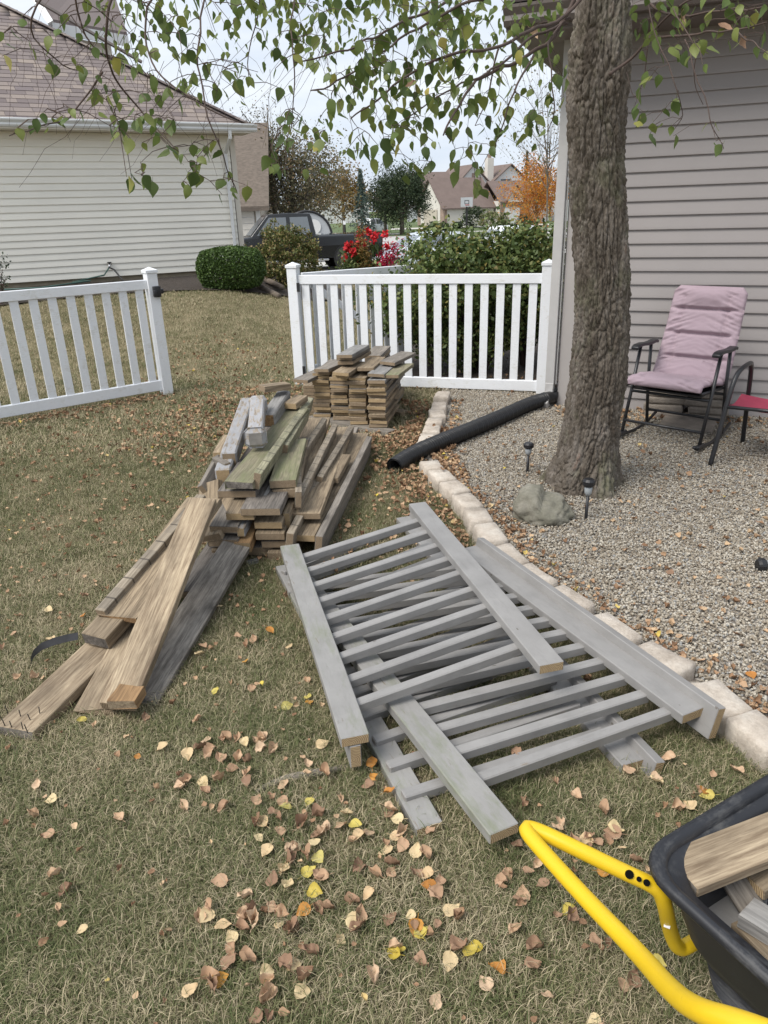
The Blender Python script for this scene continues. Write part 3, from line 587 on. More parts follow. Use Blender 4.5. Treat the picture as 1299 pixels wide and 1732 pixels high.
# open gate swung behind
ge = Yp(695, 460, 8.25); gp = PM+Vector((.07, .12, 0)); dg = Vector((ge.x, ge.y, 0))-gp
gt = empty('garden_gate', gp, math.atan2(dg.y, dg.x), 'open white picket gate with diagonal brace swung back behind the fence', 'gate'); Lg = dg.length
for x in (.03, Lg-.04): MB().box((x, 0, .6), (.06, .05, 1.0)).obj('stile', MT['white'], gt, bevel=.003)
fence_run(gt, .06, Lg-.07, 7, top=1.1, bot=.12)
MB().box((Lg/2, .03, .6), (math.hypot(Lg-.1, .85), .03, .07), Matrix.Rotation(math.atan2(.85, Lg-.1), 3, 'Y')).obj('brace', MT['white'], gt, bevel=.003)
# ------------------------------------------------------------------ edging stones, boulder, solar lights
ee = empty('stone_edging', (chain[8].x, chain[8].y, 0), 0, 'curved border of pale tumbled edging stones between lawn and gravel', 'border')
def stone_mesh(name, dims, mat, jit=.008, sub=2, seed=0):
    bm = bmesh.new(); bmesh.ops.create_cube(bm, size=1)
    for v in bm.verts: v.co = Vector((v.co.x*dims[0]*U(.93, 1.03), v.co.y*dims[1]*U(.9, 1.04), v.co.z*dims[2]))
    bmesh.ops.bevel(bm, geom=bm.edges[:], offset=.010, segments=1, affect='EDGES')
    bmesh.ops.subdivide_edges(bm, edges=[e for e in bm.edges if e.calc_length() > .03], cuts=sub, use_grid_fill=True)
    for v in bm.verts: v.co += noise.noise_vector(v.co*16+Vector((seed*3.1, 0, 0)))*jit + noise.noise_vector(v.co*50+Vector((seed, 0, 0)))*jit*.4
    me = bpy.data.meshes.new(name); bm.to_mesh(me); bm.free(); me.materials.append(mat)
    me.polygons.foreach_set('use_smooth', [True]*len(me.polygons)); return me
for run in (EW[:7], EW[8:]):
    for i, p in enumerate(run):
        a = run[max(i-1, 0)]; b = run[min(i+1, len(run)-1)]; t = (b-a); ln = t.length/(2 if 0 < i < len(run)-1 else 1)
        if ln > .3: ln = .26
        me = stone_mesh('edging_stone', (ln*.83, .135, .13), MT['edge'], .006, seed=i+len(run))
        o = link('edging_stone', me, ee); R = frame(Vector((t.x, t.y, 0))) @ Euler((U(-.05, .05), U(-.06, .06), U(-.14, .14))).to_matrix()
        o.matrix_local = Matrix.Translation(p-ee.location+Vector((0, 0, -.045+U(-.008, .008)))) @ R.to_4x4()
bm = bmesh.new(); bmesh.ops.create_icosphere(bm, subdivisions=5, radius=1)
for v in bm.verts:
    c = v.co.copy(); r = 1+.22*noise.noise(c*1.3+Vector((4, 0, 1)))+.12*noise.noise(c*3.5)+.04*noise.noise(c*11)
    c.x = math.copysign(abs(c.x)**.85, c.x); v.co = Vector((c.x*.158*r, c.y*.13*r, c.z*.105*r+(.05 if c.x < -.05 else -.01)*max(c.z, 0)))
me = bpy.data.meshes.new('boulder'); bm.to_mesh(me); bm.free(); me.materials.append(MT['boulder']); me.polygons.foreach_set('use_smooth', [True]*len(me.polygons))
BL = G(913, 880); o = link('boulder', me, loc=(BL.x, BL.y-.02, .066)); o.rotation_euler = (0, 0, -.3); fix(o, 'grey green lichened boulder at the foot of the birch trunk', 'boulder')
def solar(base, h, label, tilt=(0, 0, 0)):
    e = empty('solar_light', base, 0, label, 'garden light', 'solar stake lights in the gravel'); e.rotation_euler = tilt
    MB().lathe([(.006, -.05), (.0095, 0), (.0095, h*.58)], 10).obj('stake', MT['black'], e, smooth=True)
    MB().lathe([(.011, h*.58), (.02, h*.66), (.023, h*.84)], 14).obj('lens', MT['clear'], e, smooth=True)
    MB().lathe([(.027, h*.82), (.034, h*.86), (.034, h*.95), (.024, h), (0.001, h*1.005)], 18).obj('cap', MT['black'], e)
solar(G(892, 798, .03), .20, 'black stake solar light farther from the camera, out in the gravel left of the trunk')
solar(G(991, 877, .03), .235, 'black stake solar light standing in front of the birch trunk')
q = G(1275, 956, .05); solar(Vector((q.x+.235, q.y, .05)), .22, 'fallen black solar light lying on the gravel at the right edge', (0, -PI/2, 0))
# ------------------------------------------------------------------ railing panels
def rail_panel(label, Ln, Lf, Rn, Rf, nb, under, left_i, off=(0, 0), capw=.089, edgeside=(0, 0), mats=None, ext=(0.0, 0.0), bz=-.055, seedt=0):
    """Ln,Lf: near / far end of the left cap (world, top middle); Rn,Rf the right; balusters between"""
    o0 = (Ln+Lf+Rn+Rf)/4; e = empty('deck_railing', (o0.x, o0.y, 0), 0, label, 'railing'); e.matrix_basis
    m = mats or (MT['wgray'], MT['wgray'])
    bpy.context.view_layer.update()
    for (n_, f_, mm, es) in ((Ln, Lf, m[0], edgeside[0]), (Rn, Rf, m[1], edgeside[1])):
        board('rail_cap', n_, f_, capw, .036, mm, MT['end'], parent=e, warp=.004, nx=4)
        dr = (f_-n_).normalized(); side = Vector((0, 0, 1)).cross(dr).normalized()
        if under and n_ is Ln:
            board('rail_board', n_+Vector((0, 0, -.038))+dr*.0, f_+Vector((0, 0, -.038)), .085, .036, MT['wgray'], MT['end'], edge=True, parent=e)
        if es:
            sft = side*(-es*(capw/2+.021))
            board('rail_board', n_+sft+Vector((0, 0, .022))-dr*.05, f_+sft+Vector((0, 0, .035)), .115, .036, MT['wgray'], MT['end'], edge=True, roll=es*12, parent=e)
    for i in range(nb):
        t = left_i[0]+(left_i[1]-left_i[0])*i/(nb-1); t2 = t+off[0]+off[1]*t
        a = Ln.lerp(Lf, t); b = Rn.lerp(Rf, min(max(t2, .01), .99)); dv = (b-a).normalized()
        board('baluster', a-dv*ext[0]+Vector((0, 0, bz+U(-.003, .003))), b+dv*ext[1]+Vector((0, 0, bz+U(-.003, .003))), .037, .037, MT['wgray'], MT['endgray'], parent=e, roll=U(-4, 4), bevel=.004)
    return e
# lowest panel, lies upside down with the balusters on top of its rails
rail_panel('lowest grey deck railing of the heap, balusters resting on its left rail', G(726, 1396, .036), G(480, 955, .042), G(1071, 1289, .036), G(682, 874, .05), 13, False, (.07, .95), (-.0, 0), .082, (0, 1), (MT['wgraymoss'], MT['wgray']), (.03, -.01), .0185)
# middle panel
rail_panel('middle grey deck railing of the heap, reaching nearest the yellow handle', G(853, 1402, .112), G(505, 968, .118), G(1173, 1203, .15), G(792, 925, .16), 12, False, (.13, .95), (-.09, .03), .092, (0, 1), (MT['wgraymoss'], MT['wgray']), (-.035, -.03), -.019)
# top panel
rail_panel('topmost grey deck railing of the heap, green algae on its left rail', G(600, 1245, .172), G(490, 921, .20), G(933, 1122, .26), G(706, 850, .275), 9, True, (.13, .93), (.0, -.02), .089, (0, 0), (MT['wgraymoss'], MT['wgray']), (-.03, -.03), -.028)
# ------------------------------------------------------------------ long pile of lumber
def lum(name, cat, label, n_, f_, w, t, mat, endm=None, **kw):
    o = board(name, G(*n_), G(*f_), w, t, MT[mat], MT[endm] if endm else None, **kw); return fix(o, label, cat, 'lumber in the long pile')
T = 'in the long lumber pile'
lum('joist', 'plank', 'long grey joist on edge along the right side of the long pile', (540, 907, .15), (625, 738, .17), .145, .038, 'woodg', edge=True, nx=3, roll=8)
lum('joist', 'plank', 'long brown joist lying flat just left of the grey outer joist', (513, 905, .13), (610, 732, .16), .12, .038, 'wood', 'end', nx=3)
lum('joist', 'plank', 'banded joist on edge in the right half of the long pile, reaching lowest and nearest', (491, 902, .18), (537, 812, .21), .11, .038, 'woodseg', edge=True, nx=3, roll=10)
lum('joist', 'plank', 'banded joist on edge whose near end sits beside a short chamfered offcut', (541, 806, .24), (595, 720, .25), .09, .038, 'woodseg', edge=True, roll=12)
lum('joist', 'plank', 'long banded joist on edge in the middle of the fan', (506, 838, .28), (567, 717, .30), .10, .038, 'woodseg', edge=True, roll=12, nx=3)
lum('joist', 'plank', 'banded joist on edge at the top middle of the fan behind the mossy boards', (508, 768, .32), (549, 707, .34), .10, .038, 'woodseg', edge=True, roll=10)
lum('joist', 'plank', 'narrow banded joist pointing straight at the camera by the mossy boards', (505, 832, .32), (502, 722, .34), .09, .035, 'woodseg', edge=True, nx=3, roll=5)
lum('plank', 'plank', 'wide brown plank lying flat between the middle banded joists', (516, 868, .20), (578, 722, .22), .16, .036, 'wood', nx=3)
lum('plank', 'plank', 'wide brown plank lying flat at the back beside the stacked short boards', (484, 838, .24), (535, 706, .27), .2, .036, 'wood', nx=3)
lum('plank', 'plank', 'wide brown plank lying flat under the right side of the fan', (528, 850, .13), (592, 722, .15), .13, .036, 'woodg', nx=3)
lum('offcut', 'plank', 'short chamfered offcut lying on the flat joist at the right of the pile', (560, 808, .20), (582, 768, .215), .085, .036, 'wood', 'endw')
lum('plank', 'plank', 'thick mossy green plank with a rotten end in the middle of the pile', (478, 812, .365), (498, 742, .39), .14, .045, 'woodmoss', 'endw', chip=.006)
lum('plank', 'plank', 'dark rotten plank directly under the thick mossy green plank', (483, 828, .315), (503, 745, .33), .14, .045, 'wood', 'endw', chip=.008)
lum('plank', 'plank', 'long mossy plank slanting under the posts with a broken dark end', (404, 815, .40), (503, 690, .47), .15, .04, 'woodmoss', 'wooddark', chip=.01, nx=3)
lum('joist', 'plank', 'banded mossy joist on edge slanting across the top of the pile', (436, 800, .44), (526, 672, .48), .09, .04, 'woodsegg', edge=True, nx=3, roll=14)
lum('joist', 'plank', 'short banded mossy joist on edge resting against the long slanting one', (483, 752, .43), (520, 690, .455), .085, .036, 'woodsegg', edge=True, roll=12)
# chamfered post with moulded ends
def fpost(name, label, n_, f_, w, mat, endm, collars=()):
    A = G(*n_); B = G(*f_); e = empty(name, (A+B)/2, 0, label, 'post', 'lumber in the long pile'); bpy.context.view_layer.update()
    board('shaft', A, B, w, w, MT[mat], MT[endm], parent=e, bevel=w*.1)
    d_ = (B-A).normalized()
    for t_, ln, ww in collars:
        c = A.lerp(B, t_); up = frame(d_).col[2]
        board('collar', c+up*(ww-w)/2, c+d_*ln+up*(ww-w)/2, ww, ww, MT[mat], MT[endm], parent=e, bevel=ww*.22)
fpost('railing_post', 'white peeling post with chamfered grey end cap on top of the pile', (431, 728, .55), (436, 668, .62), .085, 'woodwhite', 'endgray', ((-.04, .045, .125), (.84, .07, .11)))
fpost('railing_post', 'grey post with rust stained end beside the white peeling post', (452, 700, .52), (480, 660, .56), .088, 'woodpale', 'woodorange')
fpost('railing_post', 'long white post lying at the left of the pile top', (386, 765, .42), (418, 672, .50), .088, 'woodwhite', 'endw')
fpost('railing_post', 'sawn post with a bright yellow cut end at the left of the pile', (376, 793, .37), (392, 745, .40), .088, 'woodwhite', 'end')
lum('plank', 'plank', 'short plank lying across the very top of the pile', (442, 652, .63), (487, 647, .62), .09, .04, 'wood', 'endw')
lum('offcut', 'plank', 'small block wedged right of the posts near the top of the pile', (490, 682, .52), (510, 668, .53), .09, .04, 'wood', 'end')
lum('offcut', 'plank', 'pale plank stub under the white post at the left', (371, 765, .38), (388, 735, .40), .08, .036, 'woodtan', 'end')
lum('plank', 'plank', 'grey plank standing on edge as a bracket left of the yellow cut end', (337, 822, .30), (366, 770, .38), .10, .036, 'woodg', 'endw', edge=True, roll=-28)
lum('offcut', 'plank', 'short grey cross piece of the bracket above the yellow cut end', (363, 772, .39), (385, 783, .385), .05, .036, 'woodg', 'endw', edge=True)
lum('plank', 'plank', 'brown plank leaning down below the bracket at the left', (352, 868, .17), (352, 815, .31), .15, .038, 'wood', 'endw', roll=-35)
lum('plank', 'plank', 'plank with frosted white end, upper one of the front left stack', (405, 868, .27), (440, 805, .31), .145, .04, 'wood', 'end', chip=.003)
lum('plank', 'plank', 'plank with peeling white end, second of the front left stack', (378, 890, .21), (415, 822, .25), .15, .04, 'woodg', 'endw', chip=.006)
lum('plank', 'plank', 'rough plank with peeling end, third of the front left stack', (376, 912, .145), (415, 840, .18), .16, .045, 'woodg', 'endw', chip=.008)
lum('plank', 'plank', 'lowest brown plank of the front left stack', (384, 930, .09), (425, 850, .11), .16, .04, 'wood', 'endw', chip=.006)
lum('offcut', 'plank', 'orange brown stub end low in the front left stack', (409, 918, .13), (425, 880, .16), .085, .06, 'woodorange', 'end')
lum('offcut', 'plank', 'small white tipped stub between the front left planks', (406, 893, .20), (420, 868, .21), .04, .05, 'woodwhite', 'end')
lum('offcut', 'plank', 'thin board end on edge with a white tip', (444, 846, .30), (462, 812, .32), .075, .02, 'woodpale', 'woodwhite', edge=True)
lum('plank', 'plank', 'upper tan ended plank in the low stack beside the mossy planks', (453, 883, .21), (475, 832, .24), .145, .04, 'wood', 'end')
lum('plank', 'plank', 'second plank in the low stack beside the mossy planks', (456, 902, .155), (480, 845, .18), .15, .04, 'wood', 'endw')
lum('plank', 'plank', 'third plank in the low stack beside the mossy planks', (466, 915, .105), (492, 850, .12), .15, .04, 'wooddark', 'endw')
lum('plank', 'plank', 'bottom plank of the low stack, touching the lawn', (478, 935, .05), (510, 850, .06), .16, .045, 'wood', 'endw')
lum('offcut', 'plank', 'square stub on edge at the right end of the low stack', (484, 868, .23), (498, 835, .25), .09, .036, 'wood', 'end', edge=True)
lum('plank', 'plank', 'dark plank buried in the middle of the pile', (440, 860, .30), (500, 740, .33), .2, .04, 'wooddark', nx=2)
lum('plank', 'plank', 'dark plank buried under the left of the pile', (400, 830, .34), (470, 720, .38), .2, .04, 'wooddark', nx=2)
lum('plank', 'plank', 'dark bearer lying under the pile on the lawn', (420, 925, .06), (520, 770, .08), .25, .05, 'wooddark', nx=2)
# long boards in front
lum('long_board', 'plank', 'long tan board lying on the lawn at the far left with nails sticking up', (22, 1232, .045), (196, 1068, .06), .155, .04, 'woodtan', 'woodg', nx=4, warp=.006)
nb_ = bpy.data.objects['long_board']
for i, (px, py) in enumerate([(13, 1205), (35, 1212), (52, 1218), (67, 1207), (9, 1228), (20, 1230), (39, 1234), (46, 1236), (2, 1215)]):
    p = G(px, py, .045); q_ = nb_.matrix_basis.inverted() @ p
    MB().tube([q_-Vector((0, 0, .01)), q_+Vector((U(-.004, .004), U(-.004, .004), .028))], .0018, 5).obj('nail', MT['metalblack'], nb_)
lum('long_board', 'plank', 'short dark ended timber lying on the nailed board', (157, 1076, .12), (240, 985, .20), .125, .055, 'wood', 'wooddark', chip=.004, nx=2)
lum('long_board', 'plank', 'wide weathered board with a broken end left of the long pale board', (200, 1040, .16), (345, 842, .36), .18, .035, 'wood', 'woodorange', chip=.014, nx=4)
lum('long_board', 'plank', 'narrow banded strip along the left edge of the wide weathered board', (168, 1032, .18), (340, 836, .39), .05, .035, 'woodseg', 'endw', nx=4)
lum('long_board', 'plank', 'long pale tan board with brown heart streak in front of the pile', (196, 1190, .085), (344, 842, .43), .125, .04, 'woodtan', 'endw', nx=6, warp=.008, roll=4)
lum('long_board', 'plank', 'splintered board end peeking left from under the long pale board', (158, 1200, .03), (255, 1010, .10), .14, .035, 'woodtan', 'endw', chip=.012, nx=3)
lum('offcut', 'plank', 'chipped orange block nailed on the near end of the long pale board', (205, 1186, .115), (222, 1160, .12), .1, .035, 'woodorange', 'woodtan', chip=.012)
lum('long_board', 'plank', 'dark grey stained board slanting to the right of the long pale board', (236, 1180, .035), (412, 900, .13), .14, .038, 'woodash', 'woodpale', nx=4, roll=14)
lum('plank', 'plank', 'shadow dark filler plank low in the gap between the pale board and the pile', (318, 1000, .05), (420, 850, .12), .16, .04, 'wooddark', nx=2, roll=-6)  # added filler plank, its dark wood stands for shade in the gap
lum('plank', 'plank', 'short brown plank tilted between the pale board and the left stack', (352, 905, .17), (392, 830, .26), .13, .038, 'wood', 'endw', chip=.006, roll=-14)
lum('plank', 'plank', 'splintered grey plank under the left stack pointing down left', (350, 955, .06), (430, 850, .09), .12, .04, 'woodg', 'endw', chip=.01, roll=5)
lum('offcut', 'plank', 'small wood chip on the grass below the pile', (416, 950, .02), (436, 945, .02), .03, .02, 'woodpale', 'end')
mb = MB(); P_ = [G(*q) for q in ((132, 1082, .05), (112, 1086, .05), (90, 1092, .055), (70, 1100, .05), (57, 1112, .04), (52, 1126, .02))]
fr_ = []
for i, p in enumerate(P_): fr_ += [p, p+Vector((0, .01, .028))]
mb.add(fr_+[p+Vector((0, .003, 0)) for p in fr_], [(2*i, 2*i+2, 2*i+3, 2*i+1) for i in range(5)]+[(12+2*i, 12+2*i+1, 12+2*i+3, 12+2*i+2) for i in range(5)])
fix(mb.obj('strap', MT['strap'], smooth=True), 'thin dark strap curling out on the grass left of the boards', 'strap')
# ------------------------------------------------------------------ stack of short deck boards
SA = G(533, 712); SB = G(653, 737)      # front face foot, left and right
sd = (SB-SA); sd.z = 0; SL = sd.length; sx = sd.normalized(); sy = Vector((-sx.y, sx.x, 0)); syr = Vector((.2, .98, 0)).normalized()
base = board('bearer', SA+sx*-.02+Vector((0, 0, .05)), SB+sx*.06+Vector((0, 0, .05)), .10, .05, MT['woodg']); fix(base, 'grey bearer board under the front of the short board stack', 'plank', 'short deck boards stacked by the fence')
b2 = board('bearer', SA+syr*.6+Vector((0, 0, .05)), SB+sx*.06+syr*.6+Vector((0, 0, .05)), .10, .05, MT['wood']); fix(b2, 'rear bearer board under the back of the short board stack', 'plank', 'short deck boards stacked by the fence')
cols = ['leftmost', 'second', 'third', 'right-hand']; cw = .15
ords = ['bottom', 'second', 'third', 'fourth', 'fifth', 'sixth', 'seventh', 'eighth', 'ninth', 'tenth', 'eleventh', 'twelfth', 'thirteenth', 'fourteenth']
npc = (13, 12, 13, 13); ww = SL/4+.004
for c in range(4):
    z = .055
    for k in range(npc[c]):
        th = U(.024, .03); ln = U(.52, .66)
        st = SA+sx*(ww*(c+.5)+U(-.01, .01))+syr*U(-.03, .03)+Vector((0, 0, z+th)); yaw = U(-.05, .05)
        dv = (syr+sx*yaw).normalized(); mt = random.choice(['wood', 'wood', 'woodtan', 'woodg']); 
        if k == npc[c]-1: mt = ('woodg', 'woodtan', 'wood', 'woodpale')[c]
        o = board('deck_board', st, st+dv*ln, cw*U(.92, 1.03), th, MT[mt], MT['end' if random.random() < .55 else 'endw'], bevel=.002, roll=U(-2, 2), chip=.003)
        fix(o, f'short deck board, {ords[k]} from the ground in the {cols[c]} front column', 'plank', 'short deck boards stacked by the fence'); z += th+.002
    ztop = z
# rear right part of the stack
for c in range(2):
    z = .04
    for k in range(15-2*c):
        th = U(.024, .03); st = SA+syr*.66+sx*(SL*.62+c*.15+U(-.02, .02))+Vector((0, 0, z+th)); dv = (syr+sx*U(-.05, .05)).normalized()
        o = board('deck_board', st, st+dv*U(.4, .5), cw, th, MT[random.choice(['wood', 'woodg', 'woodg'])], MT['endw'], bevel=.002)
        fix(o, f'short deck board, {(ords+["topmost"])[k]} from the ground in the {"inner" if c == 0 else "outer"} rear column', 'plank', 'short deck boards stacked by the fence'); z += th+.002
for k in range(9):
    th = .027; st = SA+sx*(-.07)+syr*.12+Vector((0, 0, .03+k*.03)); o = board('deck_board', st, st+(syr+sx*U(-.04, .04)).normalized()*.5, cw, th, MT['wood'], MT['endw'], bevel=.002)
    fix(o, f'short deck board, {ords[k]} from the ground in the low column left of the stack', 'plank', 'short deck boards stacked by the fence')
tops = [((508, 642), (560, 618), .40, 'woodg', 'grey slanting board at the far left top of the short stack'), ((545, 628), (590, 612), .44, 'wood', 'brown board on the left top of the short stack'),
        ((543, 624), (586, 606), .47, 'woodg', 'grey board above the brown one on the left top of the stack'), ((575, 634), (612, 612), .46, 'woodtan', 'lower tan board of the raised middle group'),
        ((576, 630), (612, 608), .49, 'woodtan', 'pale tan board on top of the raised middle group'), ((582, 604), (608, 590), .57, 'woodg', 'second board of the highest little group on the stack'),
        ((582, 600), (607, 586), .60, 'woodpale', 'pale topmost board of the whole stack'), ((584, 611), (609, 597), .54, 'wood', 'lowest board of the highest little group on the stack'),
        ((618, 622), (640, 603), .50, 'wood', 'brown board right of the highest group'), ((636, 632), (660, 612), .48, 'woodpale', 'pale grey board on the rear right of the stack'),
        ((660, 634), (686, 615), .47, 'woodmoss', 'mossy board on the rear right corner of the stack'), ((655, 612), (676, 602), .52, 'woodg', 'small grey board lying at the back of the stack')]
for a, b, z, mt, lb in tops:
    A = G(a[0], a[1], z); o = board('deck_board', A, A+(G(b[0], b[1], z)-A).normalized()*.46, .135, .028, MT[mt], MT['end' if mt == 'woodtan' else 'endw'], bevel=.002, roll=U(-3, 3)); fix(o, lb, 'plank', 'short deck boards stacked by the fence')
# ------------------------------------------------------------------ wheelbarrow
RZ = .46
c0 = G(1068, 1452, RZ); ca = G(1299, 1312, RZ); cb_ = G(1299, 1688, RZ); da = (ca-c0).normalized(); db = (cb_-c0); db = (db-da*db.dot(da)).normalized()
wb = empty('garden_cart', (c0+da*.45+db*.32)*1.0, 0, 'black tub garden cart with yellow tubular handle, loaded with scrap wood', 'cart'); wb.location.z = 0; bpy.context.view_layer.update()
inv = Matrix.Translation(-wb.location)
def rr_ring(w, l, r, z, n=7):
    out = []
    for cx, cy, a0 in ((w-r, l-r, 0), (r, l-r, PI/2), (r, r, PI), (w-r, r, 1.5*PI)):
        for k in range(n): a = a0+PI/2*k/(n-1); out.append((cx+r*math.cos(a), cy+r*math.sin(a), z))
    return out
def tubP(x, y, z, ins=0):  # x along da, y along db
    return (c0+da*x+db*y-Vector((0, 0, RZ)))+Vector((0, 0, z))-wb.location
LA, LB = 1.0, .68; rings = []
for ins, z in ((.11, .17), (.05, RZ-.02), (.012, RZ-.012), (.002, RZ-.016), (-.004, RZ-.006), (0, RZ+.006), (.01, RZ+.009), (.02, RZ+.004), (.025, RZ-.02), (.065, .3), (.125, .19)):
    rings.append([tubP(x+ins, y+ins, zz) for x, y, zz in rr_ring(LA-2*ins, LB-2*ins, max(.09-ins*.2, .03), z)])
n = len(rings[0]); mb = MB(); mb.add([p for r in rings for p in r], [(i*n+k, i*n+(k+1) % n, (i+1)*n+(k+1) % n, (i+1)*n+k) for i in range(len(rings)-1) for k in range(n)]+[tuple(range(n)), tuple((len(rings)-1)*n+k for k in range(n))])
mb.obj('tub', MT['tub'], wb, smooth=True)
hp = [G(*q) for q in ((1330, 1760, .74), (1250, 1730, .72), (1185, 1712, .68), (1140, 1682, .62), (1080, 1612, .54), (1000, 1530, .49), (925, 1448, .475), (884, 1400, .475), (905, 1402, .47), (960, 1428, .46), (1060, 1477, .43), (1112, 1500, .41), (1124, 1525, .37), (1133, 1575, .24), (1146, 1606, .17), (1165, 1600, .17), (1200, 1575, .17))]
hp = smooth_path(hp, 2)
MB().tube([p-wb.location for p in hp], .0157, 16).obj('handle', MT['yellow'], wb, smooth=True)
for px, py, r in ((1070, 1483, .0085), (1087, 1494, .005), (1100, 1501, .0065)):
    p = G(px, py, .43)-wb.location; cdir = (O-G(px, py, .43)).normalized(); b_ = MB(); b_.tube([Vector((0, 0, 0)), cdir*.0175], r, 12); 
    near = min(hp, key=lambda h: (h-wb.location-p).length)-wb.location; b_.obj('bolt_hole_shade', MT['hole'], wb, loc=near+(p-near)*.2)  # solid black disc painted as the shade inside a hole
p = G(1126, 1550, .30)-wb.location; q = min(hp, key=lambda h: (h-wb.location-p).length)-wb.location; cdir = (O-wb.location-q).normalized()
MB().box((0, 0, 0), (.012, .028, .002), frame(cdir.cross(Vector((0, 0, 1))).normalized(), up=cdir)).obj('sticker', MT['label'], wb, loc=q+cdir*.0168)
for sx_, sy_ in ((.8, .02), (.8, .66)):
    w0 = tubP(sx_, sy_, .16); whl = MB().lathe([(.05, -.035), (.14, -.04), (.16, -.02), (.16, .02), (.14, .04), (.05, .035)], 24, axis='Y').obj('wheel', MT['rubber'], wb, smooth=True, loc=w0)
    whl.rotation_euler = (0, 0, math.atan2(da.y, da.x)); MB().lathe([(.02, -.042), (.09, -.038), (.09, .038), (.02, .042)], 16, axis='Y').obj('rim', MT['yellow'], whl)
# scrap wood in the tub
def scrap(label, a, b, w, t, mat, endm='endw', **kw): fix(board('scrap_board', G(*a), G(*b), w, t, MT[mat], MT[endm], **kw), label, 'plank', 'scrap wood in the cart')
scrap('tan grooved board laid on top of the cart load', (1152, 1470, .44), (1390, 1376, .47), .095, .026, 'woodtan', 'woodg', nx=3)
scrap('brown board right under the tan board in the cart', (1262, 1478, .39), (1400, 1400, .42), .09, .03, 'wood', 'end')
scrap('grey painted board lying flat in the cart', (1170, 1500, .31), (1290, 1560, .30), .13, .02, 'wgray', 'endgray')
scrap('small tan offcut low in the cart by the near side', (1210, 1553, .27), (1245, 1566, .27), .035, .03, 'wood', 'end')
scrap('thin grey edge board slanting down in the cart', (1240, 1485, .38), (1285, 1555, .33), .05, .02, 'woodg', 'endw', roll=30)
scrap('pale split batten at the right edge of the cart', (1262, 1530, .36), (1360, 1590, .36), .06, .035, 'woodpale', 'woodtan', chip=.005)
scrap('second pale split batten under the first in the cart', (1255, 1555, .32), (1340, 1640, .33), .05, .035, 'wood', 'end', chip=.005)
scrap('dark scrap piece in the bottom of the cart', (1220, 1585, .22), (1330, 1600, .24), .16, .03, 'wooddark')
# ------------------------------------------------------------------ chairs
CH = Vector((2.16, 5.2, .03)); bx_ = Vector((.73, -.68, 0)).normalized(); ang = math.atan2(bx_.y, bx_.x)
ch = empty('folding_chair', CH, ang, 'mauve padded folding rocking chair with black frame beside the birch', 'chair')
# local x = chair width, y = to its back, z up
hw = .27; seat_z = .44
def cushion(name, P, Wd, th, parent, nu=44, creases=(), mat=None, puff=1.0, seed=0):
    """P: list of (y,z) along the cushion, Wd(t) half width"""
    V = []; F = []; nv = 110; P = [Vector((0, a, b)) for a, b in P]
    L_ = [0]
    for a, b in zip(P, P[1:]): L_.append(L_[-1]+(b-a).length)
    def at(t):
        s_ = t*L_[-1]
        for i in range(len(P)-1):
            if s_ <= L_[i+1] or i == len(P)-2:
                k = (s_-L_[i])/(L_[i+1]-L_[i]); return P[i].lerp(P[i+1], k), (P[i+1]-P[i]).normalized()
    for side in (1, -1):
        for j in range(nv+1):
            t = j/nv; p, tg = at(t); nrm = Vector((0, -tg.z, tg.y))
            for i in range(nu+1):
                x = -1+2*i/nu; ed = (1-abs(x)**5)**.5*min(1, (min(t, 1-t)/.04+.02))**.5
                h = th*.5*ed
                if side == 1:
                    for c in creases:
                        dd = abs(t-c)/.017; h -= th*.46*math.exp(-dd*dd)*(1 if abs(x) < .62 else math.exp(-((abs(x)-.62)/.2)**2))
                    h -= th*.16*math.exp(-((abs(x)-.6)/.05)**2)*(1 if .1 < t < .9 else .3)
                    wr = noise.noise(Vector((x*1.6+seed, t*34+abs(x)*5, seed)))*.011+noise.noise(Vector((x*6, t*22, 3+seed)))*.006+noise.noise(Vector((x*16, t*40, 3+seed)))*.002
                    h += wr*(0.25+abs(x)**2*1.9)*puff*ed
                    if 'back' in name and t > .8: h += .022*math.exp(-((x)/.5)**4)*math.sin(PI*min(1, (t-.8)/.19))
                V.append(Vector((x*Wd(t), 0, 0))+p+nrm*h*side)
    K = (nu+1)*(nv+1)
    for sgn in (0, 1):
        for j in range(nv):
            for i in range(nu):
                a = sgn*K+j*(nu+1)+i; q = (a, a+1, a+nu+2, a+nu+1); F.append(q if sgn == 0 else q[::-1])
    for j in range(nv):
        for i_ in (0, nu): a = j*(nu+1)+i_; F.append((a, a+nu+1, a+nu+1+K, a+K))
    for i in range(nu):
        for j_ in (0, nv): a = j_*(nu+1)+i; F.append((a, a+1, a+1+K, a+K))
    mb = MB(); mb.add(V, F); o = mb.obj(name, mat, parent, smooth=True); bm = bmesh.new(); bm.from_mesh(o.data); bmesh.ops.remove_doubles(bm, verts=bm.verts, dist=.0005); bmesh.ops.recalc_face_normals(bm, faces=bm.faces); bm.to_mesh(o.data); bm.free(); return o
cushion('seat_cushion', [(-.30, seat_z-.02), (-.27, seat_z+.02), (-.05, seat_z), (.2, seat_z-.045)], lambda t: .27, .06, ch, mat=MT['pink'], creases=(.6,), seed=2)
cushion('back_cushion', [(.17, seat_z-.05), (.24, seat_z+.08), (.335, seat_z+.35), (.40, seat_z+.60)], lambda t: .28-.02*t if t < .94 else .2612-.6*(t-.94), .085, ch, mat=MT['pink'], creases=(.25, .50, .76), seed=5)
fm = MT['metalblack']
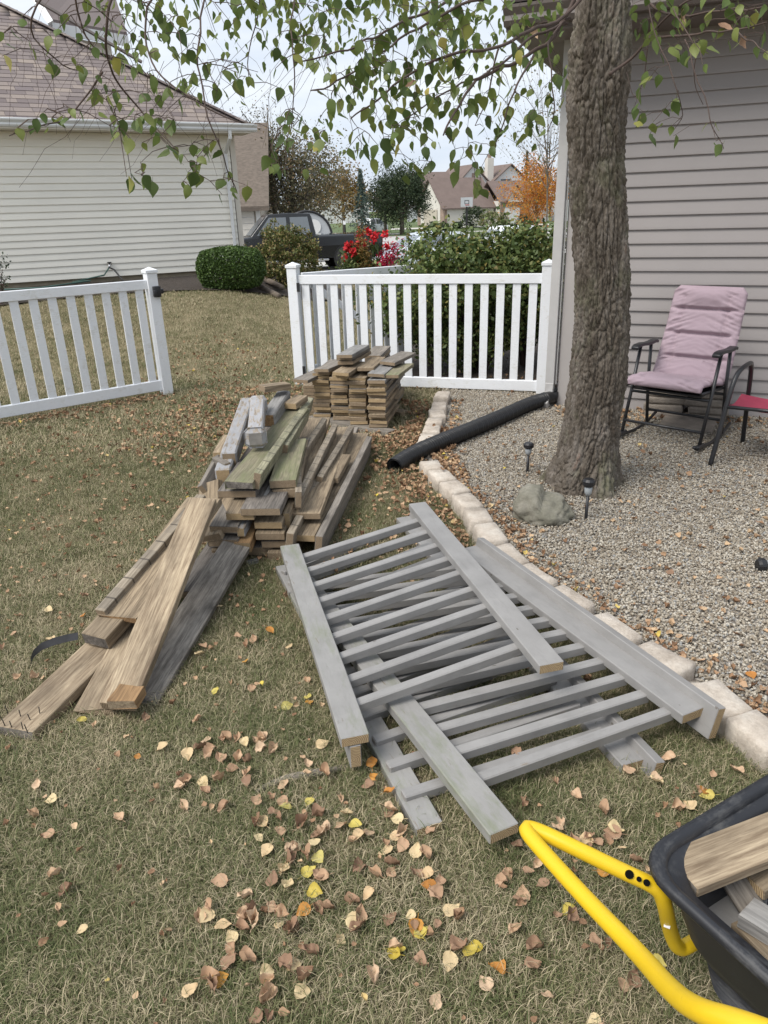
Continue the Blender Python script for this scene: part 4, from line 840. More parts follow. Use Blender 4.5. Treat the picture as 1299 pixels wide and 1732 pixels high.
for sgn in (-1, 1):
    x = sgn*(hw+.015)
    MB().tube([(x, -.24, .03), (x, -.14, .35), (x, -.06, .645)], .0125, 10).obj('front_leg', fm, ch, smooth=True)
    MB().tube([(x, .2, .03), (x, .14, .35), (x, .12, .645)], .0125, 10).obj('rear_leg', fm, ch, smooth=True)
    MB().tube([(x, -.34, .055), (x, -.24, .022), (x, .0, .008), (x, .2, .022), (x, .36, .07)], .012, 8).obj('rocker', fm, ch, smooth=True)
    MB().box((x, -.235, .035), (.04, .12, .03)).obj('foot', fm, ch, bevel=.008)
    mb = MB(); pts = [(-.16, .648), (-.13, .662), (-.05, .664), (.04, .655), (.1, .655), (.17, .66), (.2, .652)]
    V = [(x+dx_, y, z+dz) for y, z in pts for dx_, dz in ((-.028, -.012), (.028, -.012), (.028, .01), (-.028, .01))]
    mb.add(V, [(4*i+k, 4*i+(k+1) % 4, 4*i+4+(k+1) % 4, 4*i+4+k) for i in range(6) for k in range(4)]+[(3, 2, 1, 0), (24, 25, 26, 27)]); mb.obj('armrest', MT['black'], ch, bevel=.006, seg=2)
    MB().tube([(x*.93, .16, seat_z-.05), (x*.82, .27, seat_z+.15), (x*.72, .39, seat_z+.56)], .011, 8).obj('back_frame', fm, ch, smooth=True)
    MB().tube([(x*.93, -.28, seat_z-.03), (x*.93, .2, seat_z-.07)], .011, 8).obj('seat_rail', fm, ch, smooth=True)
for y, z in ((-.15, .34), (-.215, .13), (.145, .33), (.185, .13)): MB().tube([(-hw-.01, y, z), (hw+.01, y, z)], .0105, 8).obj('crossbar', fm, ch, smooth=True)
MB().box((0, -.02, seat_z-.06), (.5, .42, .012)).obj('seat_sling', MT['black'], ch)
# red sling chair at the right edge
RC = Vector((2.17, 4.55, .03)); rc = empty('sling_chair', RC, math.atan2(-.35, .94), 'red sling patio chair with dark metal arms cut off by the right edge', 'chair')
for x in (0, ):
    pass
mb = MB(); path = smooth_path([Vector(p) for p in ((.0, 0, 0), (.03, .03, .25), (.06, .06, .5), (.09, .12, .6), (.16, .25, .63), (.2, .42, .60), (.22, .5, .3), (.24, .58, 0))], 2)
mb.tube(path, .016, 8).obj('arm_frame', MT['metalblack'], rc, smooth=True); mb2 = MB(); mb2.tube([p+Vector((.56, -.12, 0)) for p in path], .016, 8).obj('arm_frame', MT['metalblack'], rc, smooth=True)
mb = MB(); V = []
for j in range(9):
    t = j/8
    for i in range(9): s_ = i/8; V.append((.05+s_*.52+t*.12, .04-s_*.12+t*.42, .40-.05*math.sin(PI*s_)*.5-.03*math.sin(PI*t)-.02*t))
V2 = [(a, b, c-.006) for a, b, c in V]; mb.add(V+V2, [(j*9+i, j*9+i+1, (j+1)*9+i+1, (j+1)*9+i) for j in range(8) for i in range(8)]+[(81+j*9+i, 81+(j+1)*9+i, 81+(j+1)*9+i+1, 81+j*9+i+1) for j in range(8) for i in range(8)]+[(i, 81+i, 82+i, 1+i) for i in range(8)]+[(j*9, (j+1)*9, 81+(j+1)*9, 81+j*9) for j in range(8)])
mb.obj('seat_sling', MT['red'], rc, smooth=True); MB().tube([(.05, .04, .385), (.57, -.08, .385)], .012, 8).obj('seat_bar', fm, rc, smooth=True)
# pavers stacked against the wall
e = empty('paver_stack', (0, 0, 0), 0, 'old grey pavers stacked against the taupe wall behind the chair', 'paver stack')
pw = WA+WD*.98-WN*.16
e.location = (pw.x, pw.y, 0)
for j in range(4):
    for i in range(2):
        o = link('paver', stone_mesh('paver', (.3, .2, .06), MT['paver'], .004, seed=j*2+i), e, loc=(WD*(i*.31-.1+U(-.02, .02)) - WN*(.0+U(0, .015)))+Vector((0, 0, .05+j*.062))); o.rotation_euler = (0, 0, math.atan2(WD.y, WD.x)+U(-.05, .05))
o = fix(link('paver', stone_mesh('paver', (.4, .35, .05), MT['paver'], .004, seed=30), loc=pw-WN*.3+Vector((.1, 0, .03))), 'flat paver slab on the gravel below the paver stack', 'paver'); o.rotation_euler = (0, 0, -.5)
# fabric scrap on gravel
b_ = MB(); cs = G(840, 800, .035); V = []
for j in range(8):
    for i in range(8): V.append((cs.x-.12+i*.035+U(-.01, .01)+j*.01, cs.y-.1+j*.025+U(-.01, .01), .035+abs(noise.noise(Vector((i*.6, j*.6, 2))))*.06))
b_.add(V, [(j*8+i, j*8+i+1, (j+1)*8+i+1, (j+1)*8+i) for j in range(7) for i in range(7)])
# dead root in lawn
mb = MB(); P_ = [G(*q) for q in ((432, 1340, .008), (455, 1327, .012), (490, 1315, .016), (530, 1308, .014), (575, 1300, .008), (605, 1292, .004))]; mb.tube(smooth_path(P_, 2), [.004+.009*math.sin(PI*i/(len(smooth_path(P_, 2))-1)) for i in range(len(smooth_path(P_, 2)))], 8)
fix(mb.obj('tree_root', MT['root'], smooth=True), 'bare grey root breaking the lawn surface left of the railing heap', 'root')
# ------------------------------------------------------------------ birch tree
def GT(px, py, dz=0.0):
    d = ray(px, py); t = 1.0; prev = t
    while t < 400:
        p = O+d*t
        if p.z < terr(p.x, p.y)+dz: break
        prev = t; t *= 1.01
    for _ in range(20):
        m = (prev+t)/2; p = O+d*m
        if p.z < terr(p.x, p.y)+dz: t = m
        else: prev = m
    return O+d*t
TY = 4.25
birch = empty('birch_tree', (1.27, TY, 0), 0, 'large birch with furrowed bark rising from the gravel, drooping leafy branches overhead', 'tree')
ctr = []
for py_, xl, xr_ in ((825, 922, 1050), (813, 928, 1045), (767, 946, 1043), (706, 958, 1047), (644, 966, 1057), (552, 974, 1061), (460, 975, 1062), (369, 969, 1058), (276, 966, 1052), (215, 963, 1054), (150, 963, 1060), (92, 966, 1064), (0, 979, 1061), (-60, 984, 1064)):
    a = Yp(xl, py_, TY); b = Yp(xr_, py_, TY); ctr.append((a.z, (a.x+b.x)/2, TY, (b-a).length/2*.96))
ctr = [(-.05, ctr[0][1], TY, ctr[0][3]*1.08)]+ctr+[(3.9, ctr[-1][1], TY, .13)]
cz, cx_, cy_, crr = np.array(ctr).T
NTH, NZ = 290, 640; TH = np.linspace(0, 2*PI, NTH, endpoint=False); ZZ = np.linspace(-.04, 3.7, NZ)
V = np.zeros((NZ, NTH, 3)); ct, st_ = np.cos(TH), np.sin(TH)
for j, z in enumerate(ZZ):
    bx, by, br = np.interp(z, cz, cx_), np.interp(z, cz, cy_), np.interp(z, cz, crr)
    fl = math.exp(-max(z, 0)/.13)
    for i in range(NTH):
        c, s_ = ct[i], st_[i]
        wv = noise.noise(Vector((c*1.5, s_*1.5, z*2.2)))*.35
        q = Vector((c*br*30+wv*2.2, s_*br*30+wv*2.2, z*5.0+wv*3)); dd, _ = noise.voronoi(q)
        e1 = min(1.0, (dd[1]-dd[0])*3.2); d2_, _ = noise.voronoi(Vector((c*br*58+wv*3, s_*br*58+wv*3, z*21+wv*5))); e2 = min(1.0, (d2_[1]-d2_[0])*3.0); q2 = Vector((c*br*52, s_*br*52, z*13)); fn = noise.noise(q2)+.6*noise.noise(q2*2.3)
        h = .022*(e1**.5)+.009*(e2**.55)+.005*fn+.006*noise.noise(q2*4)+.006*noise.noise(Vector((c*2, s_*2, z*3)))-.016
        root = fl*.05*(math.sin(TH[i]*5+1.3)+.5*math.sin(TH[i]*3))
        r = br+h+root; V[j, i] = (bx+r*c-birch.location.x, by+r*s_-birch.location.y, z)
F = [(j*NTH+i, j*NTH+(i+1) % NTH, (j+1)*NTH+(i+1) % NTH, (j+1)*NTH+i) for j in range(NZ-1) for i in range(NTH)]
tme = npmesh('trunk', V.reshape(-1, 3), F, MT['bark'], smooth=True); link('trunk', tme, birch)
BL_ = birch.location.copy()
def dep(px): return float(np.interp(px, [-100, 0, 200, 450, 650, 850, 960, 1040, 1150, 1350], [1.75, 1.85, 2.05, 2.35, 2.6, 3.0, 3.35, 3.3, 3.0, 2.5]))
BR = [  # branch strokes: (px,py) list, start radius
 ([(1005, -120), (960, 40), (900, 95), (840, 118), (800, 138), (770, 185), (748, 232)], .017), ([(1010, -60), (965, 30), (900, 50), (843, 81), (777, 88), (708, 112), (640, 165), (596, 201)], .014),
 ([(1010, -130), (930, -30), (827, 0), (773, 8), (727, 38), (669, 69), (615, 112), (560, 142), (525, 155)], .011), ([(1000, -150), (860, -60), (735, 15), (685, 35), (646, 58), (608, 77), (554, 90), (496, 106)], .010),
 ([(960, 40), (900, 60), (860, 100), (816, 130), (760, 150), (690, 200)], .008), ([(900, 95), (872, 150), (850, 200), (838, 250)], .006), ([(843, 81), (830, 150), (806, 215)], .005),
 ([(1000, -200), (700, -160), (420, -110), (210, -60), (180, 21), (175, 90), (194, 132), (222, 170), (263, 215), (305, 256)], .0062), ([(420, -110), (200, -80), (130, -30), (135, 45), (166, 90), (175, 90)], .0045),
 ([(420, -110), (250, -10), (243, 55), (260, 114), (298, 156), (346, 180), (409, 211)], .0042), ([(420, -110), (340, -20), (336, 104), (346, 173), (367, 242), (385, 290), (398, 322)], .0035),
 ([(210, -60), (100, -40), (40, 40), (87, 100), (140, 123)], .0035), ([(173, 121), (159, 152), (128, 187), (94, 208), (52, 218), (21, 228)], .003),
 ([(700, -160), (510, -60), (495, 15), (494, 80), (498, 130), (500, 190), (490, 230)], .0035), ([(700, -160), (430, -60), (440, 20), (418, 90), (424, 140)], .003),
 ([(1030, 128), (1052, 108), (1075, 88), (1100, 58), (1139, 15), (1210, -20), (1300, -60)], .012), ([(1100, 58), (1160, 66), (1200, 50), (1244, 55), (1299, 35)], .007), ([(1139, 15), (1180, 80), (1172, 130), (1190, 178)], .0028),
 ([(1010, -100), (1060, -20), (1140, 30), (1210, 20), (1300, 12)], .012), ([(1244, 55), (1275, 75), (1300, 90)], .004), ([(1160, 66), (1195, 180), (1208, 222), (1222, 252)], .0025), ([(1100, 58), (1092, 130), (1075, 175), (1060, 120)], .0025),
 ([(965, 30), (930, 60), (925, 90), (935, 130), (938, 190), (930, 215)], .006), ([(1090, -60), (1100, 40), (1150, 150), (1155, 190), (1140, 220)], .003)]
nodes = []; rootid = []
for bi, (pp, r0) in enumerate(BR):
    P = [Dp(x, y, dep(x)+.12*math.sin(bi*2.1+i*.8)) for i, (x, y) in enumerate(pp)]; P = smooth_path(P, 2); n_ = len(P)
    jit = [p+noise.noise_vector(p*9)*.012 for p in P]
    MB().tube([p-BL_ for p in jit], [r0*(.62 if r0 > .009 else .8)*(1-.82*i/(n_-1))+.0007 for i in range(n_)], 7).obj('branch', MT['twig'], birch, smooth=True)
    for p in jit[3:]: nodes.append(p); rootid.append(bi)
# heavier limbs out of the trunk above the frame
for pp in ([Vector((1.27, 4.2, 2.95)), Vector((1.1, 3.9, 3.05)), Dp(1000, -130, 3.3)], [Vector((1.25, 4.1, 3.1)), Vector((1.0, 3.4, 3.1)), Dp(700, -160, 2.7)], [Vector((1.3, 4.3, 3.3)), Vector((1.6, 3.7, 3.3)), Dp(1090, -60, 3.0)]):
    MB().tube([p-BL_ for p in smooth_path(pp, 2)], [.045, .04, .036, .034, .032, .03, .028, .026, .024][:len(smooth_path(pp, 2))] if len(smooth_path(pp, 2)) <= 9 else .03, 9).obj('limb', MT['bark'], birch, smooth=True)
C1 = "105,110 60,170 50,240 240,205 140,240 165,280 245,310 270,355 300,105 390,190 410,40 430,20 420,90 490,60 520,40 370,310 390,340 410,360 455,265 490,390 570,480 440,480 470,510 400,560 340,560 315,600 250,600 230,640 160,640 90,660 540,500 550,560 560,590 580,640 600,620 630,550 660,620 690,600 720,590 750,640 770,610 820,620 600,710 635,705 700,725 780,700 820,745 695,480 760,460 765,500 820,460 880,520 950,520 930,725 895,780 970,760 965,800 1010,780 1075,765 1040,720 915,820 920,870 945,860 970,880 920,935 900,920 1090,900 1125,940 1150,960 685,820 660,880 640,900 745,910 705,900 690,260 760,190 810,185 740,270 780,290 820,250 925,155 885,205 1045,190 1110,190 1120,130 975,240 920,275 890,300 1020,320 1000,350 1090,375 950,380 925,430 885,420 1040,440 1055,460 1140,425 1140,380 1165,330 1220,400 780,70 790,100 855,20 870,100 830,140 640,60 690,50 610,120 600,150 560,130 560,240 580,270 550,300 575,330 610,340 640,350 660,330 725,385 745,100 720,60 1095,10 1160,20 1240,40 1185,60 980,10 1210,5 1280,60"
C3 = "25,50 75,20 140,75 110,30 235,35 355,40 390,80 440,20 470,65 500,15 540,10 560,60 590,70 600,20 620,10 650,15 205,135 235,105 260,130 310,180 230,170 285,210 390,200 130,205 175,240 190,260 215,280 240,200 250,265 375,250 330,280 350,290 310,300 10,295 170,335 60,360 200,420 510,225 550,210 570,240 600,250 630,210 650,200 640,260 680,290 660,320 700,330 620,300 600,330 580,300 530,330 540,380 560,400 570,350 500,350 480,340 620,370 640,400 410,400 430,410 460,390 465,460 430,500 455,510 500,440 510,480 540,430 605,490 660,460 680,500 675,550 650,480 625,560 600,570 570,600 550,660 545,690 515,600 730,570 700,580 720,590 680,625 705,660 650,690 620,670 600,720 640,650 755,490 770,470 780,510 790,560 765,590 830,550 860,480 815,460 800,410 840,450 880,400 885,450 880,520 925,470 915,520 980,490 960,500 1010,500 1030,490 975,555 950,580 940,580 910,310 900,330 930,300 855,350 740,330 745,290 735,360 770,380 790,240 770,180 840,190 850,160 820,170 860,250 830,240 710,130 720,120 760,80 780,60 690,40 740,20 800,20 830,60 860,50 870,110 910,80 890,30 920,20 960,60 980,90 1010,80 1000,100 1050,60 1080,40 1100,30 1020,140 1050,180 1020,250 960,280 1080,250 1110,250 1165,300 1170,340 1080,350 1105,340 1030,390 1065,445 1120,415 1120,470 1150,480 1200,430 1190,500 1165,530 1240,440 1270,410 1215,210 1235,250 1280,280 1250,300 1080,580 1125,565 1155,590 1180,580 1195,570 1250,610 1285,580 1125,650 1110,680 1070,655 1045,660 1015,680 955,680 985,730 960,740 1045,745 820,665 860,655 795,740 850,735 830,760 945,385 960,410 790,400 700,400 710,430 690,350 860,90 200,530 230,520 285,540 310,570 340,610 365,630 215,580 195,610 250,580 180,640 330,660 150,700 150,760 175,750 315,770 690,430 585,500 735,400 640,330 900,130 945,160 995,200 660,150 630,170 590,270 545,290 770,300 810,300 975,420 1000,440 880,300"
CR = "35,305 65,355 90,485 45,580 105,570 100,610 140,600 125,665 20,640 30,670 5,720 160,405 170,460 85,200 85,270 700,90 650,130 560,110 600,150 700,40 760,10 780,130 830,130 760,80 650,240 695,255 770,200 765,285 805,275 705,325 815,330 865,350 850,330 890,270 920,265 945,285 1005,260 1080,255 1140,250 940,160 910,70 1010,80 990,95 1090,60 1130,50 1100,190 1195,130 1180,120 1250,70 1280,60 1270,230 1250,285 650,455 690,450 610,515 630,430 580,595 565,640 620,655 600,690 745,620 770,600 790,580 670,715 700,700 645,765 760,730 785,790 975,715 1010,705 1005,805 1050,835 945,400 675,150 720,60 1060,90 1150,90 1240,110 960,30 840,60 560,60"
CB = "590,220 660,210 605,310 820,190 870,170 850,60 1015,195 1070,140 1065,190 1120,140 1165,220 1080,40 1280,200 640,30 20,40 50,60 10,90 590,200 690,190 860,150"
def parse(s_, k, ox): return [(ox+float(a.split(',')[0])/k, float(a.split(',')[1])/k) for a in s_.split()]
LV = [(x, y, 'g') for x, y in parse(C1, 2.887, 0)+parse(C3, 2.598, 400)+parse(CR, 3.256, 900)]+[(810, 298, 'g'), (802, 312, 'g'), (812, 320, 'g'), (805, 330, 'g'), (700, 283, 'g'), (688, 305, 'g')]
LV += [(x, y, 'b') for x, y in parse(CB, 3.256, 900)]+[(x, y, 'b') for x, y in ((762, 60), (770, 110), (700, 140), (820, 95), (826, 85), (840, 70), (880, 40), (895, 60), (870, 50), (200, 182))]
LV += [(x, y, 'y') for x, y in ((111, 36), (237, 123), (118, 192), (1, 108), (660, 240), (705, 55), (728, 160), (485, 205), (745, 75), (1292, 95))]
def leafmesh(name, seed, mat, curl=.18):
    rr_ = random.Random(seed); mb = MB(); prof = [(0, 0), (.07, .16), (.18, .3), (.33, .35), (.5, .31), (.68, .2), (.85, .085), (1, 0)]; V = []; F = []
    for i, (l, w) in enumerate(prof):
        w *= rr_.uniform(.93, 1.08); zc = curl*math.sin(l*2.2+seed)
        V += [(-w, zc+abs(w)*.45*curl*3, -l), (0, zc, -l), (w, zc+abs(w)*.45*curl*3*rr_.uniform(.3, 1.2), -l)]
    for i in range(len(prof)-1):
        for k in (0, 1): a = 3*i+k; F.append((a, a+1, a+4, a+3))
    V += [(-.012, 0, .0), (.012, 0, 0), (.008, .03, .28), (-.008, .03, .28)]; b = len(V)-4; F.append((b, b+1, b+2, b+3))
    mb.add(V, F); return mb.mesh(name, [mat], smooth=True)
lm = {'g': [leafmesh('leaf', i, MT['leafg'], .12+.05*i) for i in range(4)], 'b': [leafmesh('leaf', 10+i, MT['leafb'], .5+.1*i) for i in range(2)], 'y': [leafmesh('leaf', 20, MT['leafy'])]}
big = []; twigs = {}
NODE = np.array([tuple(p) for p in nodes]); 
order = []
LV += [(x+U(-22, 22), y+U(-18, 18), 'g') for x, y, kd in random.sample([q for q in LV if q[2] == 'g' and q[0] < 960], 190)]
for x, y, kd in LV:
    x += U(-3, 3); y += U(-3, 3); dd_ = dep(x)+U(-.22, .22)
    pos = Dp(x, y-11, dd_); order.append((pos, kd, dd_, x, y))
def nearest_dist(p): return np.min(np.linalg.norm(NODE-np.array(p), axis=1))
order.sort(key=lambda q: nearest_dist(q[0]))
ND = [tuple(p) for p in nodes]; RT = list(rootid)
twm = {}
for pos, kd, dd_, x, y in order:
    A = np.array(ND); v = A-np.array(pos); dist = np.linalg.norm(v, axis=1)+np.maximum(0, -v[:, 2])*2.5
    k = int(np.argmin(dist)); q = Vector(ND[k]); m = q.lerp(pos, .5)+Vector((U(-.01, .01), U(-.01, .01), .02*min(1, (q-pos).length/.2)))
    mb = twm.setdefault(RT[k], MB()); mb.tube([q-BL_, m-BL_, pos-BL_], [.0015, .0013, .0009], 4, caps=False)
    ND += [tuple(m), tuple(pos)]; RT += [RT[k]]*2
    L_ = (24 if kd == 'g' else 22)*dd_/FPX*U(.6, 1.25)
    if kd == 'b': L_ *= .9
    M = Matrix.Translation(pos-BL_) @ Euler((U(-.7, .5), U(-.55, .55), U(0, 6.28))).to_matrix().to_4x4() @ Matrix.Diagonal((L_, L_, L_, 1)); big.append((M, kd, L_/dd_))
tw = MB()
for k, mb in twm.items(): tw.add(mb.v, mb.f)
# bare hanging twigs
mb = tw
for k in range(80):
    x = U(180, 900) if k < 62 else U(0, 250); y = U(-60, 150); d0 = dep(x)+U(-.2, .5); p = Dp(x, y, d0); pts = [p-BL_]
    vx = U(-.05, .03)
    for j in range(6): p = p+Vector((vx+U(-.012, .012), U(-.015, .015), -U(.02, .06))); pts.append(p-BL_)
    mb.tube(pts, [.0008, .0008, .0007, .0007, .0006, .0005, .0004], 3, caps=False)
fix(mb.obj('twigs', MT['twig'], birch), kind='stuff')
random.shuffle(big); big.sort(key=lambda q: -q[2])
for M, kd, _ in big[:298]: link('leaf', random.choice(lm[kd]), birch, mw=M)
# everything past 300 leaves: one mesh
Vs, Fs, Rn = [], [], []
extra = [(M, kd) for M, kd, _ in big[298:]]
for k in range(640):
    x = U(150, 960) if k < 330 else U(430, 960); y = U(-60, 1)*1.0+abs(random.gauss(0, 105))*(1.0 if x > 520 else .9); 
    if y > 265 or (k >= 330 and y > 110): continue
    dd_ = dep(x)+U(.3, 1.3); pos = Dp(x, y, dd_); L_ = 22*dd_/FPX*U(.5, .95)
    extra.append((Matrix.Translation(pos-BL_) @ Euler((U(-.8, .6), U(-.7, .7), U(0, 6.28))).to_matrix().to_4x4() @ Matrix.Diagonal((L_*.8, L_, L_, 1)), 'g'))
for k in range(500):   # canopy above and behind the frame
    pos = Vector((U(-2.2, 3.2), U(1.2, 5.5), U(3.0, 4.6))); iv = inview(pos)
    if iv: continue
    L_ = U(.04, .065); extra.append((Matrix.Translation(pos-BL_) @ Euler((U(-.8, .6), U(-.7, .7), U(0, 6.28))).to_matrix().to_4x4() @ Matrix.Diagonal((L_, L_, L_, 1)), 'g'))
for M, kd in extra:
    me = random.choice(lm['g']); b = len(Vs); Vs += [tuple(M @ v.co) for v in me.vertices]; Fs += [tuple(i+b for i in p.vertices) for p in me.polygons]; Rn += [random.random()]*len(me.polygons)
fix(link('leaves', npmesh('leaves', Vs, Fs, MT['leafgs'], Rn, smooth=True), birch), kind='stuff')
# ------------------------------------------------------------------ shrubs near
p = GT(385, 497); s_ = p.y/FPX/.95
shrub('boxwood_shrub', (p.x, p.y+.55, p.z), (.60, .5, .37), 28000, .034, MT['box'], 'clipped dark green boxwood mound by the corner of the cream house', nclump=0, shell=.72, zc=.37, boxy=True)
# dense inner mass of the clipped shrub
p = GT(478, 500); shrub('olive_shrub', (p.x+.0, p.y+1.2, p.z), (.62, .5, .52), 11000, .046, MT['varieg'], 'olive and yellow mottled shrub behind the clipped boxwood', nclump=500, csize=.07, zc=.62, stems=14, shell=.6)
p = Yp(2, 480, 12.2); shrub('sparse_shrub', (p.x-.05, p.y, terr(p.x, p.y)), (.30, .3, .4), 420, .04, MT['darkg'], 'thin dark leaved shrub cut off by the left edge beside the cream wall', nclump=60, csize=.1, zc=.42, stems=8, shell=.3)
e = shrub('leafy_shrub', (1.08, 7.95, 0), (1.0, .5, .62), 26000, .05, MT['shrub'], 'big leafy green shrub crowding behind the white picket fence', nclump=420, csize=.1, zc=.79, stems=44, shell=.45)
e2 = shrub('leafy_shrub', (.62, 8.35, 0), (.55, .4, .5), 4500, .046, MT['shrub'], 'lower left lobe of shrubbery behind the fence near the gate end', nclump=120, csize=.12, zc=.8, stems=14, shell=.4)
shrub('leafy_shrub', (1.62, 8.1, 0), (.5, .42, .5), 8000, .05, MT['shrub'], 'right hand lobe of leafy shrubbery by the corner of the taupe house', nclump=160, csize=.12, zc=1.0, stems=14, shell=.4)
P = blobpts(40, (0, 0, .7), (.9, .45, .5), .8); V, F = leafcloud(P, .035); link('flower', npmesh('flower', V, F, MT['whitetrim'], rs.rand(len(F))), e)
for k, (x0_, x1_, y_) in enumerate((((438, 488), (472, 506), 0), ((445, 480), (478, 497), .06))):
    a = GT(*x0_); b = GT(*x1_); MB().tube([a+Vector((0, 0, .05+y_)), b+Vector((0, 0, .05+y_))], .05, 10).obj('log', MT['log'], smooth=True)
lg = [o for o in bpy.data.objects if o.name.startswith('log')]
fix(lg[0], 'lower weathered log lying on the mulch by the clipped boxwood', 'log', 'logs by the shrubs'); fix(lg[1], 'upper weathered log resting on the other one beside the boxwood', 'log', 'logs by the shrubs')
polysheet('shrub_bed', [(-.3, 7.25), (2.6, 6.75), (4.2, 8.6), (3.6, 10.2), (-.0, 9.6)], .01, MT['mulch'], .5)
# flower bed with cannas and plumes
fy = 18.5
def stemleaf(mb, base, h, lean, w, n=5):
    for k in range(n):
        a = U(0, 6.28); z0 = h*U(.15, .75); l = U(.25, .42); tip = base+Vector((math.cos(a)*l*.7, math.sin(a)*l*.7, z0+l*.7)); m = base+Vector((math.cos(a)*l*.35, math.sin(a)*l*.35, z0+l*.5)); s_ = Vector((-math.sin(a), math.cos(a), 0))*w
        mb.add([base+Vector((0, 0, z0)), m+s_, tip, m-s_], [(0, 1, 2, 3)])
for px, top, nm in ((603, 395, 'canna with red blooms at the left of the flower bed'), (637, 388, 'tallest canna with red and cream blooms in the flower bed'), (590, 410, 'short canna at the left edge of the flower bed')):
    q = Yp(px, top, fy+U(-.2, .2)); z0 = terr(q.x, q.y); e = empty('canna_plant', (q.x, q.y, z0), 0, nm, 'flower', 'flowers in the bed by the truck'); H_ = q.z-z0
    mb = MB(); 
    for k in range(5): b = Vector((U(-.15, .15), U(-.15, .15), 0)); mb.tube([b, b+Vector((U(-.05, .05), 0, H_*U(.75, 1)))], .012, 5); stemleaf(mb, b, H_*.8, 0, .06)
    me = mb.mesh('foliage', [MT['shrub']]); link('foliage', me, e)
    P = np.concatenate([blobpts(26, (U(-.25, .25), U(-.1, .1), H_*U(.6, 1)), (.09, .09, .1), .2) for _ in range(6)]); V, F = leafcloud(P, .09); fix(link('bloom', npmesh('bloom', V, F, MT['redf'], rs.rand(len(F))), e), kind='stuff')
for px, top, w, mt, nm, cat in ((662, 408, .32, 'magf', 'crimson celosia plumes at the right of the flower bed', 'flower'), (645, 432, .25, 'magf', 'low crimson celosia in front of the tall canna', 'flower'), (612, 385, .22, 'rust', 'feathery bronze ornamental grass between the cannas', 'plant'), (628, 440, .42, 'varieg', 'low mixed foliage filling the flower bed', 'plant'), (590, 432, .3, 'shrub', 'low green foliage at the left of the flower bed', 'plant')):
    q = Yp(px, top, fy-.1); z0 = terr(q.x, q.y); H_ = q.z-z0; e = empty('flower_clump' if cat == 'flower' else 'bedding_plant', (q.x, q.y, z0), 0, nm, cat, 'flowers in the bed by the truck')
    P = blobpts(900, (0, 0, H_*.55), (w, w*.8, H_*.5), .3, 40, .2); V, F = leafcloud(P, .07, .6); link('foliage', npmesh('foliage', V, F, MT[mt], rs.rand(len(F))), e)
q = Yp(613, 400, fy+.6); e = MB().lathe([(.18, 0), (.24, .8), (.26, .82), (.22, .82)], 14).obj('planter', MT['planter'], loc=(q.x, q.y, terr(q.x, q.y)), smooth=True); fix(e, 'dark round planter among the flowers by the truck', 'planter')
